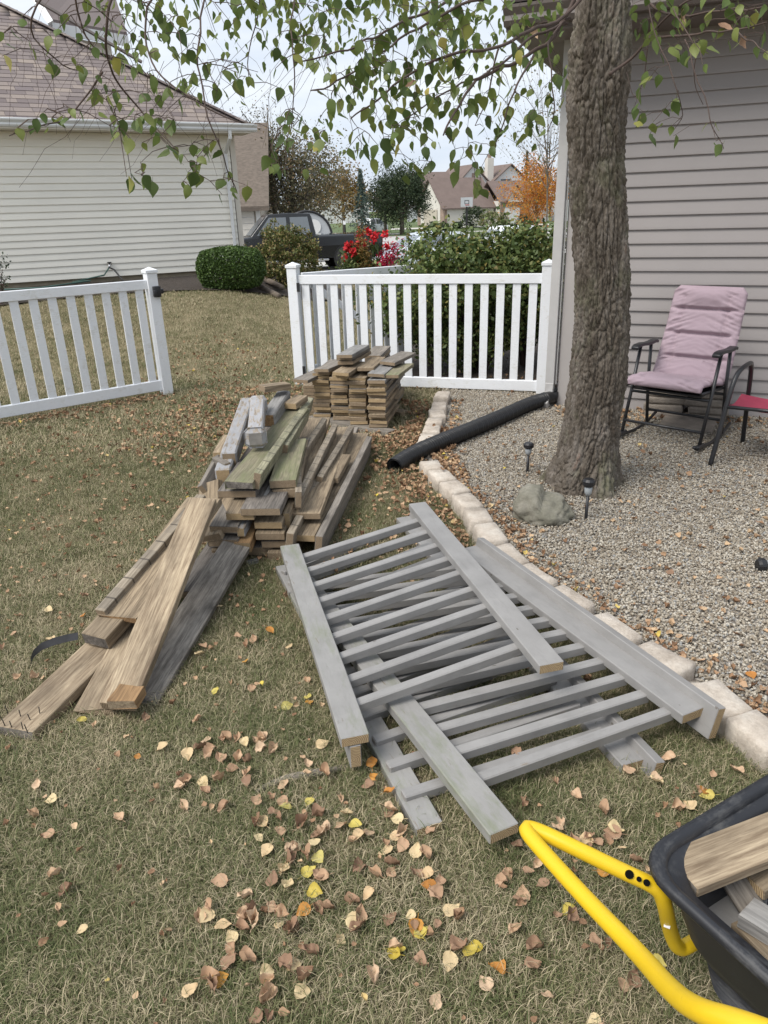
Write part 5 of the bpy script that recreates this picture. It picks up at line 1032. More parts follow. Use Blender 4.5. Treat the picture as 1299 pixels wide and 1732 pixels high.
# ------------------------------------------------------------------ vehicles
def loft(mb, st, mi=0):
    """st: list of (x, [(y,z)...]) cross sections closed loops"""
    n = len(st[0][1]); V = [(x, y, z) for x, pr in st for y, z in pr]
    mb.add(V, [(i*n+k, i*n+(k+1) % n, (i+1)*n+(k+1) % n, (i+1)*n+k) for i in range(len(st)-1) for k in range(n)]+[tuple(range(n-1, -1, -1)), tuple((len(st)-1)*n+k for k in range(n))], mi)
def car(name, loc, head, label, cat, paint, L, Wd, H, belt, low, green, wheels, wr, hood, kind='car'):
    """x forward, from -L/2 to L/2"""
    e = empty(name, loc, head, label, cat); hw_ = Wd/2
    mb = MB()
    def sec(zb, zt, w): return [(-w, zb), (-w*1.0, zb+(zt-zb)*.55), (-w*.97, zt-.04), (-w*.9, zt), (w*.9, zt), (w*.97, zt-.04), (w, zb+(zt-zb)*.55), (w, zb)]
    loft(mb, [(x, sec(zb, zt, hw_*w)) for x, zb, zt, w in hood]); mb.obj('body', paint, e, smooth=False, bevel=.02)
    mb = MB(); (xa, xb, xc, xd) = green     # rear base, rear roof, front roof, front base
    wt_ = hw_*.80; wb_ = hw_*.93
    V = [(xa, -wb_, belt), (xb, -wt_, H), (xc, -wt_, H), (xd, -wb_, belt), (xa, wb_, belt), (xb, wt_, H), (xc, wt_, H), (xd, wb_, belt), ((xb+xc)/2, -wt_*.98, H+.035), ((xb+xc)/2, wt_*.98, H+.035)]
    mb.add(V, [(0, 3, 2, 8, 1), (4, 5, 9, 6, 7), (0, 1, 5, 4), (3, 7, 6, 2), (1, 8, 9, 5), (8, 2, 6, 9)]); cb2 = mb.obj('cabin', paint, e, bevel=.03, seg=2)
    # side glass slightly proud
    def lerpw(t, z): return wb_+(wt_-wb_)*((z-belt)/(H-belt))
    for sg in (-1, 1):
        def gp_(x, z): return (x, sg*(lerpw(0, z)+.008), z)
        zt = H-.09; zb = belt+.03
        def xr(z): return xa+(xb-xa)*(z-belt)/(H-belt)
        def xf(z): return xd+(xc-xd)*(z-belt)/(H-belt)
        mid = (xb+xc)/2+(.05 if kind == 'truck' else -.1)
        for a0, a1, b0, b1 in ((xr(zb)+.16, xr(zt)+.12, mid-.06, mid-.06), (mid+.06, mid+.06, xf(zb)-.18, xf(zt)-.12)):
            m = MB(); m.add([gp_(a0, zb), gp_(a1, zt), gp_(b1, zt), gp_(b0, zb)], [(0, 1, 2, 3) if sg > 0 else (3, 2, 1, 0)]); m.obj('side_window', MT['glass'], e)
        m = MB(); 
        for xx in (mid, xr(belt)+.1): m.box((xx, sg*hw_*.995, (low+belt)/2), (.012, .02, belt-low-.2))
        m.obj('door_seam', MT['black'], e)
        MB().box((mid-.35, sg*hw_*1.0, belt-.13), (.2, .03, .035)).obj('door_handle', MT['chrome'], e)
        MB().box((xd-.35, sg*(hw_+.1), belt+.08), (.12, .2, .15)).obj('mirror', MT['black'], e, bevel=.02)
    for (x0_, x1_, nm) in ((xa, xb, 'rear_window'), (xd, xc, 'windshield')):
        s_ = 1 if x0_ > x1_ else -1; q = .02*s_
        m = MB(); z0 = belt+.04; z1 = H-.07; f0 = (z0-belt)/(H-belt); f1 = (z1-belt)/(H-belt)
        X0 = x0_+(x1_-x0_)*f0+q; X1 = x0_+(x1_-x0_)*f1+q; m.add([(X0, -wb_*.9, z0), (X1, -wt_*.92, z1), (X1, wt_*.92, z1), (X0, wb_*.9, z0)], [(0, 1, 2, 3)]); m.obj(nm, MT['glass'], e)
    for wx in wheels:
        for sg in (-1, 1):
            MB().lathe([(wr*.98, -.01), (wr*1.13, -.01), (wr*1.13, .012), (wr*.98, .012)], 28, axis='Y').obj('wheel_arch', MT['black'], e, loc=(wx, sg*(hw_-.002), wr*1.05))
            MB().lathe([(0, -.005), (wr*1.1, -.005), (wr*1.1, .004), (0, .004)], 24, axis='Y').obj('wheel_well_shade', MT['glassd'], e, loc=(wx, sg*(hw_-.001), wr*1.02))  # flat dark disc on the flank, standing for shade behind the wheel
            w_o = MB().lathe([(wr*.6, -.1), (wr*.93, -.1), (wr, -.06), (wr, .06), (wr*.93, .1), (wr*.6, .1)], 28, axis='Y').obj('wheel', MT['rubber'], e, smooth=True, loc=(wx, sg*(hw_-.06), wr))
            m = MB(); m.lathe([(0, -.02), (wr*.15, -.02), (wr*.15, .02), (0, .02)], 12, axis='Y')
            for k in range(5): a = k*2*PI/5; m.box((math.cos(a)*wr*.33, 0, math.sin(a)*wr*.33), (wr*.6, .03, wr*.16), Matrix.Rotation(-a, 3, 'Y'))
            m.lathe([(wr*.56, -.04), (wr*.63, -.04), (wr*.63, .04), (wr*.56, .04)], 24, axis='Y'); m.obj('rim', MT['chrome'], w_o, loc=(0, sg*.075, 0))
    for sg in (-1, 1):
        MB().box((L/2-.1, sg*hw_*.72, belt-.28), (.14, .38, .15)).obj('headlight', MT['amber'], e, bevel=.03)
        MB().box((-L/2+.04, sg*hw_*.82, belt-.2), (.12, .26, .24)).obj('tail_light', MT['tail'], e, bevel=.02)
    MB().box((-L/2-.02, 0, low+.2), (.12, Wd*.94, .16)).obj('bumper', MT['black'] if kind != 'truck' else MT['chrome'], e, bevel=.02); MB().box((L/2+.0, 0, low+.15), (.12, Wd*.9, .2)).obj('bumper', MT['black'], e, bevel=.03)
    return e
tz = terr(-1.4, 25)
rwp = Yp(577, 452, 25.4); hd = math.radians(180+14); hv = Vector((math.cos(hd), math.sin(hd), 0)); side_ = Vector((-hv.y, hv.x, 0))
loc_ = Vector((rwp.x, rwp.y, -.20))+hv*1.75-Vector((0, 0, 0))+Vector((-side_.x, -side_.y, 0))*(-.0)+Vector((0, .9, 0))
tk = car('pickup_truck', loc_, hd, 'dark charcoal crew cab pickup truck parked on the driveway behind the shrubs', 'truck', MT['truck'], 5.9, 2.0, 1.82, 1.18, .45, (-.75, -.62, .75, 1.35),
    (-1.75, 1.95), .41, [(-2.95, .55, 1.12, .97), (-2.9, .5, 1.16, 1), (-.8, .45, 1.16, 1), (-.7, .45, 1.2, 1), (1.3, .45, 1.2, 1), (1.45, .45, 1.17, 1), (2.6, .5, 1.1, .97), (2.9, .55, 1.0, .88)], 'truck')
m = MB(); m.box((-1.85, 0, 1.165), (1.95, 1.6, .02)); m.obj('bed_shade_panel', MT['glassd'], tk);  # dark slab on the closed body paints the shade of an open bed
for sg in (-1, 1): MB().box((.2, sg*1.05, .42), (2.6, .16, .05)).obj('running_board', MT['chrome'], tk, bevel=.015)
car('sedan', (Yp(725, 430, 26.5).x, 26.8, -.52), math.radians(180+16), 'pale silver sedan parked behind the leafy shrub, bonnet to the left', 'car', MT['silver'], 4.7, 1.8, 1.42, .93, .25, (-1.75, -.95, .35, 1.25),
    (-1.4, 1.4), .33, [(-2.35, .35, .8, .85), (-2.25, .25, .95, .97), (-1.2, .22, .96, 1), (1.1, .22, .94, 1), (2.0, .25, .8, .95), (2.33, .35, .62, .8)])
car('white_car', (Yp(868, 430, 31).x, 32, -.5), math.radians(97), 'white car seen from behind at the right beyond the leafy shrub', 'car', MT['wcar'], 4.6, 1.8, 1.4, .95, .25, (-1.9, -1.0, .4, 1.2),
    (-1.4, 1.4), .33, [(-2.3, .35, .9, .9), (-2.2, .25, .98, .97), (-1.2, .22, .98, 1), (1.1, .22, .94, 1), (2.0, .25, .8, .95), (2.3, .35, .62, .8)])
q = GT(632, 395); car('suv', (q.x, q.y+1, q.z), math.radians(60), 'small distant white suv parked on the far street', 'car', MT['wcar'], 4.4, 1.8, 1.65, 1.0, .3, (-2.15, -1.8, .5, 1.2),
    (-1.35, 1.35), .35, [(-2.2, .35, 1.0, .9), (-2.1, .3, 1.02, .97), (1.1, .3, 1.02, 1), (2.0, .3, .9, .95), (2.2, .35, .7, .85)])
# teardrop camper
q = Yp(519, 400, 30.5); cp = empty('camper_trailer', (q.x, 30.5, -.2), math.radians(8), 'rounded pale grey teardrop camper behind the pickup truck', 'trailer')
pf = [(.92*math.cos(a), .75+1.13*math.sin(a)**.8) for a in np.linspace(.02, PI-.02, 24)]
mb = MB(); n = len(pf)
mb.add([(x, y, z) for y in (-.9, .9) for x, z in pf], [(k, k+1, n+k+1, n+k) for k in range(n-1)]+[tuple(range(n)), tuple(range(2*n-1, n-1, -1)), (0, n, 2*n-1, n-1)]); mb.obj('shell', MT['camper'], cp)
for y in (-.91, .91): MB().tube([(x*1.01, y, z+.01) for x, z in pf], .045, 6).obj('edge_trim', MT['black'], cp)
MB().lathe([(0, -.01), (.26, -.01), (.26, .01), (0, .01)], 20, (.25, -.92, 1.35), axis='Y').obj('window', MT['fwhite'], cp); MB().box((0, 0, 1.9), (.3, .3, .08)).obj('roof_vent', MT['black'], cp, bevel=.03)
for y in (-.92, .92): MB().lathe([(.1, -.08), (.34, -.08), (.34, .08), (.1, .08)], 20, (0, y, .34), axis='Y').obj('wheel', MT['rubber'], cp)
# ------------------------------------------------------------------ background buildings
def gab(mb, x0, x1, y0, y1, ze, zr, axis='x', oh=.35, th=.15, mi=0):
    """roof slabs + gable triangles; ridge along axis"""
    if axis == 'x':
        ym = (y0+y1)/2; s_ = (zr-ze)/(ym-y0); zo = ze-oh*s_
        for sgn, ya in ((1, y0-oh), (-1, y1+oh)):
            mb.add([(x0-oh, ya, zo), (x1+oh, ya, zo), (x1+oh, ym, zr), (x0-oh, ym, zr), (x0-oh, ya, zo+th), (x1+oh, ya, zo+th), (x1+oh, ym, zr+th), (x0-oh, ym, zr+th)], [(0, 3, 2, 1), (4, 5, 6, 7), (0, 1, 5, 4), (0, 4, 7, 3), (1, 2, 6, 5)], mi)
    else:
        xm = (x0+x1)/2; s_ = (zr-ze)/(xm-x0); zo = ze-oh*s_
        for xa in (x0-oh, x1+oh):
            mb.add([(xa, y0-oh, zo), (xa, y1+oh, zo), (xm, y1+oh, zr), (xm, y0-oh, zr), (xa, y0-oh, zo+th), (xa, y1+oh, zo+th), (xm, y1+oh, zr+th), (xm, y0-oh, zr+th)], [(0, 3, 2, 1), (4, 5, 6, 7), (0, 1, 5, 4), (0, 4, 7, 3), (1, 2, 6, 5)], mi)
def wallg(mb, x0, x1, y0, y1, z0, ze, zr=None, axis='x'):
    mb.box(((x0+x1)/2, (y0+y1)/2, (z0+ze)/2), (x1-x0, y1-y0, ze-z0))
    if zr:
        if axis == 'x':
            ym = (y0+y1)/2
            for x in (x0, x1): mb.add([(x, y0, ze), (x, y1, ze), (x, ym, zr), (x+(.05 if x == x0 else -.05), y0, ze), (x+(.05 if x == x0 else -.05), y1, ze), (x+(.05 if x == x0 else -.05), ym, zr)], [(0, 1, 2), (5, 4, 3)])
        else:
            xm = (x0+x1)/2
            for y in (y0, y1): mb.add([(x0, y, ze), (x1, y, ze), (xm, y, zr), (x0, y+(.05 if y == y0 else -.05), ze), (x1, y+(.05 if y == y0 else -.05), ze), (xm, y+(.05 if y == y0 else -.05), zr)], [(0, 1, 2), (5, 4, 3)])
HD = 100.0; q = Yp(750, 380, HD); q2 = GT(750, 380)
fh = empty('suburban_house', (q.x, HD, terr(q.x, HD)), math.radians(20), 'distant two storey house with brown roofs, white siding and brick corners', 'house')
def w1(nm, mt, fn): m = MB(); fn(m); return m.obj(nm, mt, fh)
w1('wall', MT['fcream'], lambda m: wallg(m, 0, 7.2, 0, 8.2, -.5, 2.35, 5.6)); w1('roof', MT['froof'], lambda m: gab(m, 0, 7.2, 0, 8.2, 2.35, 5.75))
w1('corner_brick', MT['brick'], lambda m: (m.box((.0, .3, 1.0), (.15, 1.1, 3.0)), m.box((.2, -.06, 1.0), (.5, .1, 3.0)), m.box((-.0, 7.8, 1.0), (.15, .9, 3.0))))
w1('garage_door', MT['ftan'], lambda m: m.box((-.08, 3.9, 1.0), (.06, 4.2, 2.2)))
w1('upper_wall', MT['fwhite'], lambda m: wallg(m, 4.4, 9.0, 5, 12, -.5, 5.3, 7.3, 'y')); w1('upper_roof', MT['froof'], lambda m: (gab(m, 4.4, 9.0, 5, 12, 5.3, 7.4, 'y'), gab(m, .5, 4.5, 6, 12, 4.7, 6.7, 'x')))
w1('vent', MT['brick'], lambda m: m.box((6.7, 4.95, 6.1), (.4, .08, .7)))
w1('entry_wall', MT['fcream'], lambda m: wallg(m, 7.4, 12.6, -1.5, 5, -.5, 2.9)); w1('entry_roof', MT['froof'], lambda m: gab(m, 7.4, 12.6, -1.5, 5, 2.9, 5.2))
w1('entry_gable', MT['fcream'], lambda m: wallg(m, 8.2, 10.4, -1.95, 1, 2.7, 3.2, 4.6, 'y')); w1('entry_gable_roof', MT['froof'], lambda m: gab(m, 8.2, 10.4, -1.95, 1, 3.2, 4.7, 'y', .25, .12))
w1('entry_brick', MT['brick'], lambda m: (m.box((7.6, -1.56, 1.0), (.7, .1, 3.2)), m.box((10.9, -1.56, 1.0), (1.6, .1, 3.2)), m.box((9.2, -1.56, 2.45), (3.0, .1, .5))))
w1('garage_door', MT['fwhite'], lambda m: m.box((9.0, -1.6, .9), (2.2, .06, 2.2)))
w1('side_wall', MT['fwhite'], lambda m: wallg(m, 12.6, 15.5, 0, 6, -.5, 2.7)); w1('tall_wall', MT['fwhite'], lambda m: wallg(m, 9.2, 15.5, 5, 11, -.5, 5.0, 7.3, 'y')); w1('tall_roof', MT['froof'], lambda m: (gab(m, 9.2, 15.5, 5, 11, 5.0, 7.4, 'y'), gab(m, 12.6, 15.5, 0, 6, 2.7, 4.6, 'x')))
w1('window', MT['glassd'], lambda m: (m.box((9.3, -2.0, 3.5), (.7, .06, .6)), m.box((11.6, 4.95, 5.2), (1.4, .06, .9))))
w1('chimney', MT['fcream'], lambda m: (m.box((9.6, 6.0, 6.6), (.9, .9, 3.4)),)); w1('chimney_cap', MT['brick'], lambda m: m.box((9.6, 6.0, 8.5), (.4, .4, .5)))
w1('white_shed_wall', MT['fwhite'], lambda m: m.box((20.5, 1, 1.2), (6, 3, 3.2)))
q = Yp(590, 372, 150); e = empty('far_house', (q.x, 150, -.5), .2, 'pale house roof glimpsed between the spruce and the rusty tree', 'house')
m = MB(); wallg(m, -5, 4, 0, 8, -.5, 3, 6, 'y'); m.obj('wall', MT['fwhite'], e); m = MB(); gab(m, -5, 4, 0, 8, 3, 6.1, 'y'); m.obj('roof', MT['walk'], e)
q = Yp(733, 340, 140); e = empty('far_house', (q.x, 140, -.5), .1, 'grey gable of a house just left of the brown roofed house', 'house')
m = MB(); wallg(m, -3.6, 2.5, 0, 8, -.5, 4.5, 7.2, 'y'); m.obj('wall', MT['camper'], e); m = MB(); gab(m, -3.6, 2.5, 0, 8, 4.5, 7.3, 'y'); m.obj('roof', MT['froof'], e)
# neighbour garage between cream house and truck
q = Yp(400, 420, 29.5); e = empty('garage_house', (q.x-3.3, 29.5, -.1), math.radians(4), 'brown roofed house with a beige garage door between the cream house and the pickup', 'house')
m = MB(); wallg(m, -4, 4.3, 0, 7, -.3, 2.15); m.obj('wall', MT['ftan'], e)
m = MB(); gab(m, -4, 4.3, 0, 7, 2.15, 5.0, 'x', .35, .16); rf2 = m.obj('roof', MT['groof'], e)
gd = MB().box((2.9, -.03, .85), (2.3, .05, 2.0)).obj('garage_door', MT['fwhite'], e)
for i in range(9): link('door_panel', MB().box((0, 0, 0), (2.26, .03, .2)).mesh('door_panel', [MT['fcream']]) if i == 0 else bpy.data.meshes['door_panel'], gd, loc=(2.9, -.06, .0+i*.22))
MB().box((4.2, -.05, 1.0), (.16, .1, 2.2)).obj('corner_board', MT['fwhite'], e)
# basketball hoop
q = GT(789, 392); dpt = q.y; e = empty('basketball_hoop', (q.x, q.y, q.z), 0, 'basketball hoop on a dark pole at the far kerb', 'basketball hoop')
MB().tube([(0, 0, 0), (0, 0, 3.0)], .1, 8).obj('pole', MT['black'], e); MB().box((-.05, -.3, 3.15), (1.35, .06, 1.0)).obj('backboard', MT['camper'], e); MB().tube([(0, 0, 2.9), (0, -.3, 3.1)], .06, 6).obj('arm', MT['black'], e)
m = MB(); m.tube([(.23*math.cos(a), -.55+.23*math.sin(a), 2.85) for a in np.linspace(0, 2*PI, 14)], .03, 5); m.obj('rim', MT['tail'], e)
m = MB(); [m.box((-.05+x, -.34, 3.1+z), (sx__, .02, sz__)) for x, z, sx__, sz__ in ((0, .22, .5, .05), (0, -.12, .5, .05), (-.23, .05, .05, .36), (.23, .05, .05, .36))]; m.obj('target_square', MT['black'], e)
q = GT(584, 410); e = empty('yard_lamp', q, 0, 'small white lamp on a dark post near the truck bed', 'lamp'); MB().tube([(0, 0, 0), (0, 0, 1.5)], .04, 6).obj('pole', MT['black'], e); MB().box((0, 0, 1.65), (.22, .22, .32)).obj('lantern', MT['whitetrim'], e)
# ------------------------------------------------------------------ background trees
def tree(name, base, H_, crown_c, crown_r, n, size, mat, label, tr=.15, nclump=80, csize=.18, shell=.3, limbs=9, group=None, twigs=0, asp=.8):
    e = empty(name, base, 0, label, 'tree', group)
    mb = MB(); top = Vector((crown_c[0], crown_c[1], crown_c[2]+crown_r[2]*.3)); mb.tube([(0, 0, -.3), (top.x*.3, top.y*.3, top.z*.35), (top.x*.7, top.y*.7, top.z*.7), top], [tr, tr*.8, tr*.5, tr*.15], 8); mb.obj('trunk', MT['bark'], e, smooth=True)
    P = blobpts(n, crown_c, crown_r, shell, nclump, csize); mb = MB()
    for k in range(limbs):
        a = Vector(P[rs.randint(len(P))]); b0 = Vector((0, 0, max(.3, crown_c[2]-crown_r[2]*U(.3, 1.0)))); b0.x = top.x*.3; m_ = b0.lerp(a, .5)+Vector((0, 0, U(0, .3)))
        mb.tube([b0, m_, a], [tr*.4, tr*.25, tr*.08], 5)
    for k in range(twigs):
        a = Vector(P[rs.randint(len(P))]); b0 = a.lerp(Vector((0, 0, crown_c[2]-crown_r[2])), U(.2, .5)); mb.tube([b0, b0.lerp(a, .5)+Vector((U(-.1, .1), 0, U(-.1, .1))), a+(a-b0)*.15], [tr*.1, tr*.07, tr*.03], 3, caps=False)
    if limbs or twigs: fix(mb.obj('limbs', MT['bark'], e), kind='stuff')
    V, F = leafcloud(P, size, asp); link('crown', npmesh('crown', V, F, mat, rs.rand(len(F))), e); return e
def tz_(px, D): q = Yp(px, 400, D); return Vector((q.x, D, terr(q.x, D)))
def PZ(px, py, D, b): return tuple(Yp(px, py, D)-b)
b = tz_(500, 34); tree('crabapple_tree', b, 5, PZ(497, 305, 34, b), (2.4, 1.8, 1.9), 12000, .12, MT['sage'], 'wide grey green tree with sparse turning leaves behind the pickup', .14, 300, .17, .2, 16, None, 150)
tree('bare_topped_tree', b+Vector((-.9, 1.5, 0)), 7, PZ(445, 235, 35.5, b+Vector((-.9, 1.5, 0))), (2.3, 1.5, 1.5), 1300, .09, MT['sage'], 'thinly leafed tree with open twiggy top above the grey green one', .12, 120, .2, .1, 18, None, 170)
b = tz_(583, 85); tree('rusty_tree', b, 6, PZ(578, 325, 85, b), (2.7, 2, 2.9), 3500, .28, MT['rust'], 'rust brown autumn tree beyond the camper, left of the spruce', .2, 90, .15)
b = tz_(680, 86); tree('dark_oak_tree', b, 6.5, PZ(680, 326, 86, b), (3.1, 2.6, 2.9), 15000, .22, MT['darkg'], 'dense dark green round tree across the street', .28, 260, .14, .3, 12)
b = tz_(652, 90); tree('dark_oak_tree', b, 6.5, PZ(652, 335, 90, b), (1.5, 1.6, 2.2), 3500, .22, MT['darkg'], 'narrow dark tree touching the left of the round dark tree', .2, 90, .14, .3, 6)
# spruces
def spruce(name, px, top, bot, D, wpx, label):
    b = tz_(px, D); H_ = Yp(px, top, D).z-b.z; R_ = wpx/2*D/1300; e = empty(name, b, 0, label, 'tree'); MB().tube([(0, 0, -.2), (0, 0, H_)], [.18, .03], 7).obj('trunk', MT['bark'], e)
    P = []; 
    for k in range(60):
        h = (k/60)**1.0; rr2 = R_*(1-h)**.85*U(.7, 1.1); a = U(0, 6.28)
        for j in range(4):
            a = U(0, 6.28)
            for t in np.linspace(.15, 1, 22): P.append((math.cos(a)*rr2*t+rs.normal()*.07, math.sin(a)*rr2*t+rs.normal()*.07, .5+h*(H_-.5)-t*rr2*.3+rs.normal()*.07))
    V, F = leafcloud(np.array(P), .22, .6); link('crown', npmesh('crown', V, F, MT['spruce'] if top < 300 and px < 700 else MT['darkg'], rs.rand(len(F))), e)
spruce('blue_spruce', 613, 286, 378, 84, 50, 'blue grey spruce left of the dense dark tree'); spruce('conifer_tree', 886, 255, 380, 135, 30, 'dark conifer tip rising behind the brown roofed house')
b = tz_(908, 62); tree('orange_maple', b, 6, PZ(908, 322, 62, b), (2.25, 1.8, 2.2), 9000, .15, MT['maple'], 'bright orange maple beside the corner of the taupe house', .11, 200, .17, .25, 10, None, 40)
b = tz_(925, 40); tree('open_tree', b, 7, PZ(925, 215, 40, b), (2.3, 2.2, 2.9), 900, .12, MT['sage'], 'almost bare pale tree between the sky and the taupe house corner', .05, 150, .2, .1, 24, None, 210)
for nm, px, D, bot, wpx, hpx, mt, lb in (('tall_grass_clump', 833, 94, 384, 44, 30, 'tallg', 'tall pampas grass clump in front of the distant house'), ('round_shrub', 888, 90, 382, 30, 26, 'darkg', 'round dark shrub beside the orange maple'), ('small_tree', 800, 97, 382, 34, 34, 'darkg', 'small green tree right of the basketball pole'),
    ('low_juniper', 742, 92, 390, 38, 15, 'darkg', 'low spreading juniper before the distant garage'), ('small_shrub', 775, 96, 384, 14, 10, 'darkg', 'tiny round shrub by the distant white wall'), ('grass_clump', 852, 93, 386, 24, 20, 'tallg', 'shorter green grass clump right of the pampas grass')):
    b = tz_(px, D); s_ = D/1300; shrub(nm, b, (wpx/2*s_, wpx/2*s_, hpx/2*s_), 1800, .2, MT[mt], lb, 'shrub' if 'tree' not in nm else 'tree', nclump=50, csize=.15, stems=3, zc=hpx/2*s_)
# tree line closing the horizon
PP = []
for i in range(34):
    px = -120+i*46; D = 175+U(-20, 30); b = tz_(px, D); PP.append(blobpts(800, (b.x, b.y, 3.6), (U(4, 7), 4, U(3, 4.8)), .2, 40, .2))
PP = np.concatenate(PP); V, F = leafcloud(PP, .75); fix(link('tree_line', npmesh('tree_line', V, F, MT['sage'], rs.rand(len(F)))), 'tree line closing the view behind the houses', None, None, 'stuff')
# ------------------------------------------------------------------ fallen leaves
FL = {}
def flat_leaf(seed, mat, curl):
    rr_ = random.Random(seed); N_ = 13; V = []; F = []; ax = rr_.uniform(-1, 1); cu = rr_.uniform(-1, 1); asy = rr_.uniform(.85, 1.15)
    for i in range(N_):
        l = i/(N_-1); w = .43*math.sin(PI*min(1, l**.72))**.85*(1-.25*l)+.008
        for s_ in (-1, -.62, -.25, 0, .25, .62, 1):
            tooth = (1+.10*(i % 2)*(abs(s_) > .9)); sy_ = asy if s_ > 0 else 2-asy
            n3 = noise.noise(Vector((s_*1.7+seed*3.3, l*3.2, seed*.7)))
            z = curl*(abs(s_)**1.6*w*(1.5+.8*cu*s_)+.9*(l-.45)**2+ax*.5*s_*(l-.5)+.55*n3)
            sh = 1-.35*curl*abs(s_)**2
            V.append((w*s_*sy_*tooth*sh+.05*cu*math.sin(l*3), (l-.5)*(1-.15*curl), z))
    for i in range(N_-1):
        for k in range(6): a = 7*i+k; F.append((a, a+1, a+8, a+7))
    V += [(-.012, -.5, .02), (.012, -.5, .02), (.02, -.78, .03), (0, -.78, .03)]; b = len(V)-4; F.append((b, b+1, b+2, b+3))
    return V, F
kinds = {'b': ('leafb', 'curled dry brown birch leaf fallen on the lawn or gravel'), 'c': ('leafc', 'flat cream coloured dry leaf fallen on the grass'), 'y': ('leafy', 'yellow birch leaf fallen on the ground'), 'o': ('leafo', 'orange birch leaf fallen on the ground')}
for kd, (mt, _) in kinds.items():
    FL[kd] = []
    for i in range(8 if kd == 'b' else 3):
        V, F = flat_leaf(i+ord(kd), MT[mt], (.16+.11*i) if kd == 'b' else .14+.1*i); mb = MB(); mb.add(V, F); FL[kd].append(mb.mesh('fallen_leaf', [MT[mt]], smooth=True))
LC = "50,85,c 120,205,c 25,205,b 30,310,b 15,235,b 465,210,b 650,170,b 640,35,c 700,25,b 475,312,y 580,290,y 425,335,b 370,375,c 345,385,b 550,385,b 455,420,b 745,345,c 785,395,y 640,425,b 655,405,b 610,440,b 715,400,b 795,445,c 840,430,b 860,185,o 835,215,b 855,120,o 940,330,b 930,350,b 965,365,c 965,445,c 980,430,b 915,500,c 395,507,c 490,540,b 470,580,c 570,540,b 625,545,y 580,598,y 620,620,b 635,630,b 490,660,c 420,635,b 610,690,y 875,605,b 940,610,b 1050,505,c 1085,530,b 945,570,b 1050,605,b 1095,610,c 1105,665,o 1130,670,c 1125,710,b 770,725,b 840,705,c 620,765,b 670,760,b 300,790,b 330,780,b 310,810,b 340,815,b 290,850,b 205,840,c 240,880,c 460,780,b 430,765,b 125,800,c 100,800,b 795,840,b 780,830,c 800,795,b 715,900,c 1065,865,y 1050,850,o 1210,770,c 1240,790,b 955,960,y 965,940,y 500,1005,c 470,1020,b 565,1055,b 865,1065,b 1070,1005,b 1240,940,b 190,1065,o 150,1065,b 60,1125,c 540,1130,c 385,1165,b 400,1140,b 235,995,b 310,985,b 410,1080,b 390,1040,c 490,500,b 505,490,b 600,480,c 985,490,b 930,810,b 500,850,b 495,860,b 145,90,b 150,70,b 190,100,b 130,15,b 100,50,b 215,15,b 180,190,b 205,320,b 200,20,b 260,15,b 380,15,b 420,60,b 350,20,b 370,10,b 355,290,b 800,590,b 1190,1000,c 1290,950,y"
flp = [(300+float(a.split(',')[0])/2.598, 1250+float(a.split(',')[1])/2.598, a.split(',')[2]) for a in LC.split()]
flp += [(x, y, k) for x, y, k in ((486, 1200, 'y'), (522, 1185, 'y'), (255, 858, 'y'), (278, 852, 'c'), (143, 1116, 'y'), (142, 1047, 'o'), (308, 1108, 'y'), (365, 1177, 'y'), (458, 1072, 'o'), (430, 1085, 'b'), (338, 1112, 'c'), (270, 1088, 'b'), (1200, 840, 'y'), (1190, 868, 'y'), (830, 862, 'c'), (1283, 893, 'y'), (660, 765, 'b'), (1195, 1350, 'y'), (950, 1400, 'b'), (1075, 1465, 'b'), (1145, 1375, 'b'), (1165, 1370, 'c'), (1190, 1345, 'o'), (960, 1545, 'y'), (965, 1557, 'b'), (1070, 1660, 'b'), (1055, 1675, 'b'), (870, 1575, 'b'), (1110, 1640, 'y'), (905, 1610, 'b'), (1245, 1310, 'b'), (1190, 1225, 'b'), (1060, 1310, 'b'), (1035, 1415, 'b'), (1040, 1410, 'c'), (975, 1355, 'b'), (970, 1430, 'b'), (1020, 1380, 'b'), (800, 1610, 'y'), (710, 1583, 'y'), (840, 1645, 'o'), (1270, 1150, 'o'), (1130, 1290, 'b'), (1050, 1240, 'b'))]
def bedin(x, y):
    c = False; j = len(bed)-1
    for i in range(len(bed)):
        xi, yi = bed[i]; xj, yj = bed[j]
        if (yi > y) != (yj > y) and x < (xj-xi)*(y-yi)/(yj-yi)+xi: c = not c
        j = i
    return c
spots = []
for x, y, k in flp: p = G(x, y, .02); spots.append((p.x, p.y, k, U(.85, 1.15)))
nmain = len(spots)
att = 0
while len(spots) < 620 and att < 9000:      # scattered over lawn and gravel
    att += 1; y = U(.9, 7.0)**1.0; x = U(-.62, .62)*y*1.05; iv = inview(Vector((x, y, 0)))
    if not iv: continue
    ib = bedin(x, y)
    pr_ = .42 if ib else (.55 if y < 3.2 else .5)
    
    if noise.noise(Vector((x*1.5, y*1.5, 3))) < U(-.6, .1): continue
    if random.random() > pr_: continue
    spots.append((x, y, random.choices('bcyo', (78, 14, 3, 5))[0] if not ib else random.choices('bcyo', (74, 12, 4, 10))[0], U(.6, 1.05)))
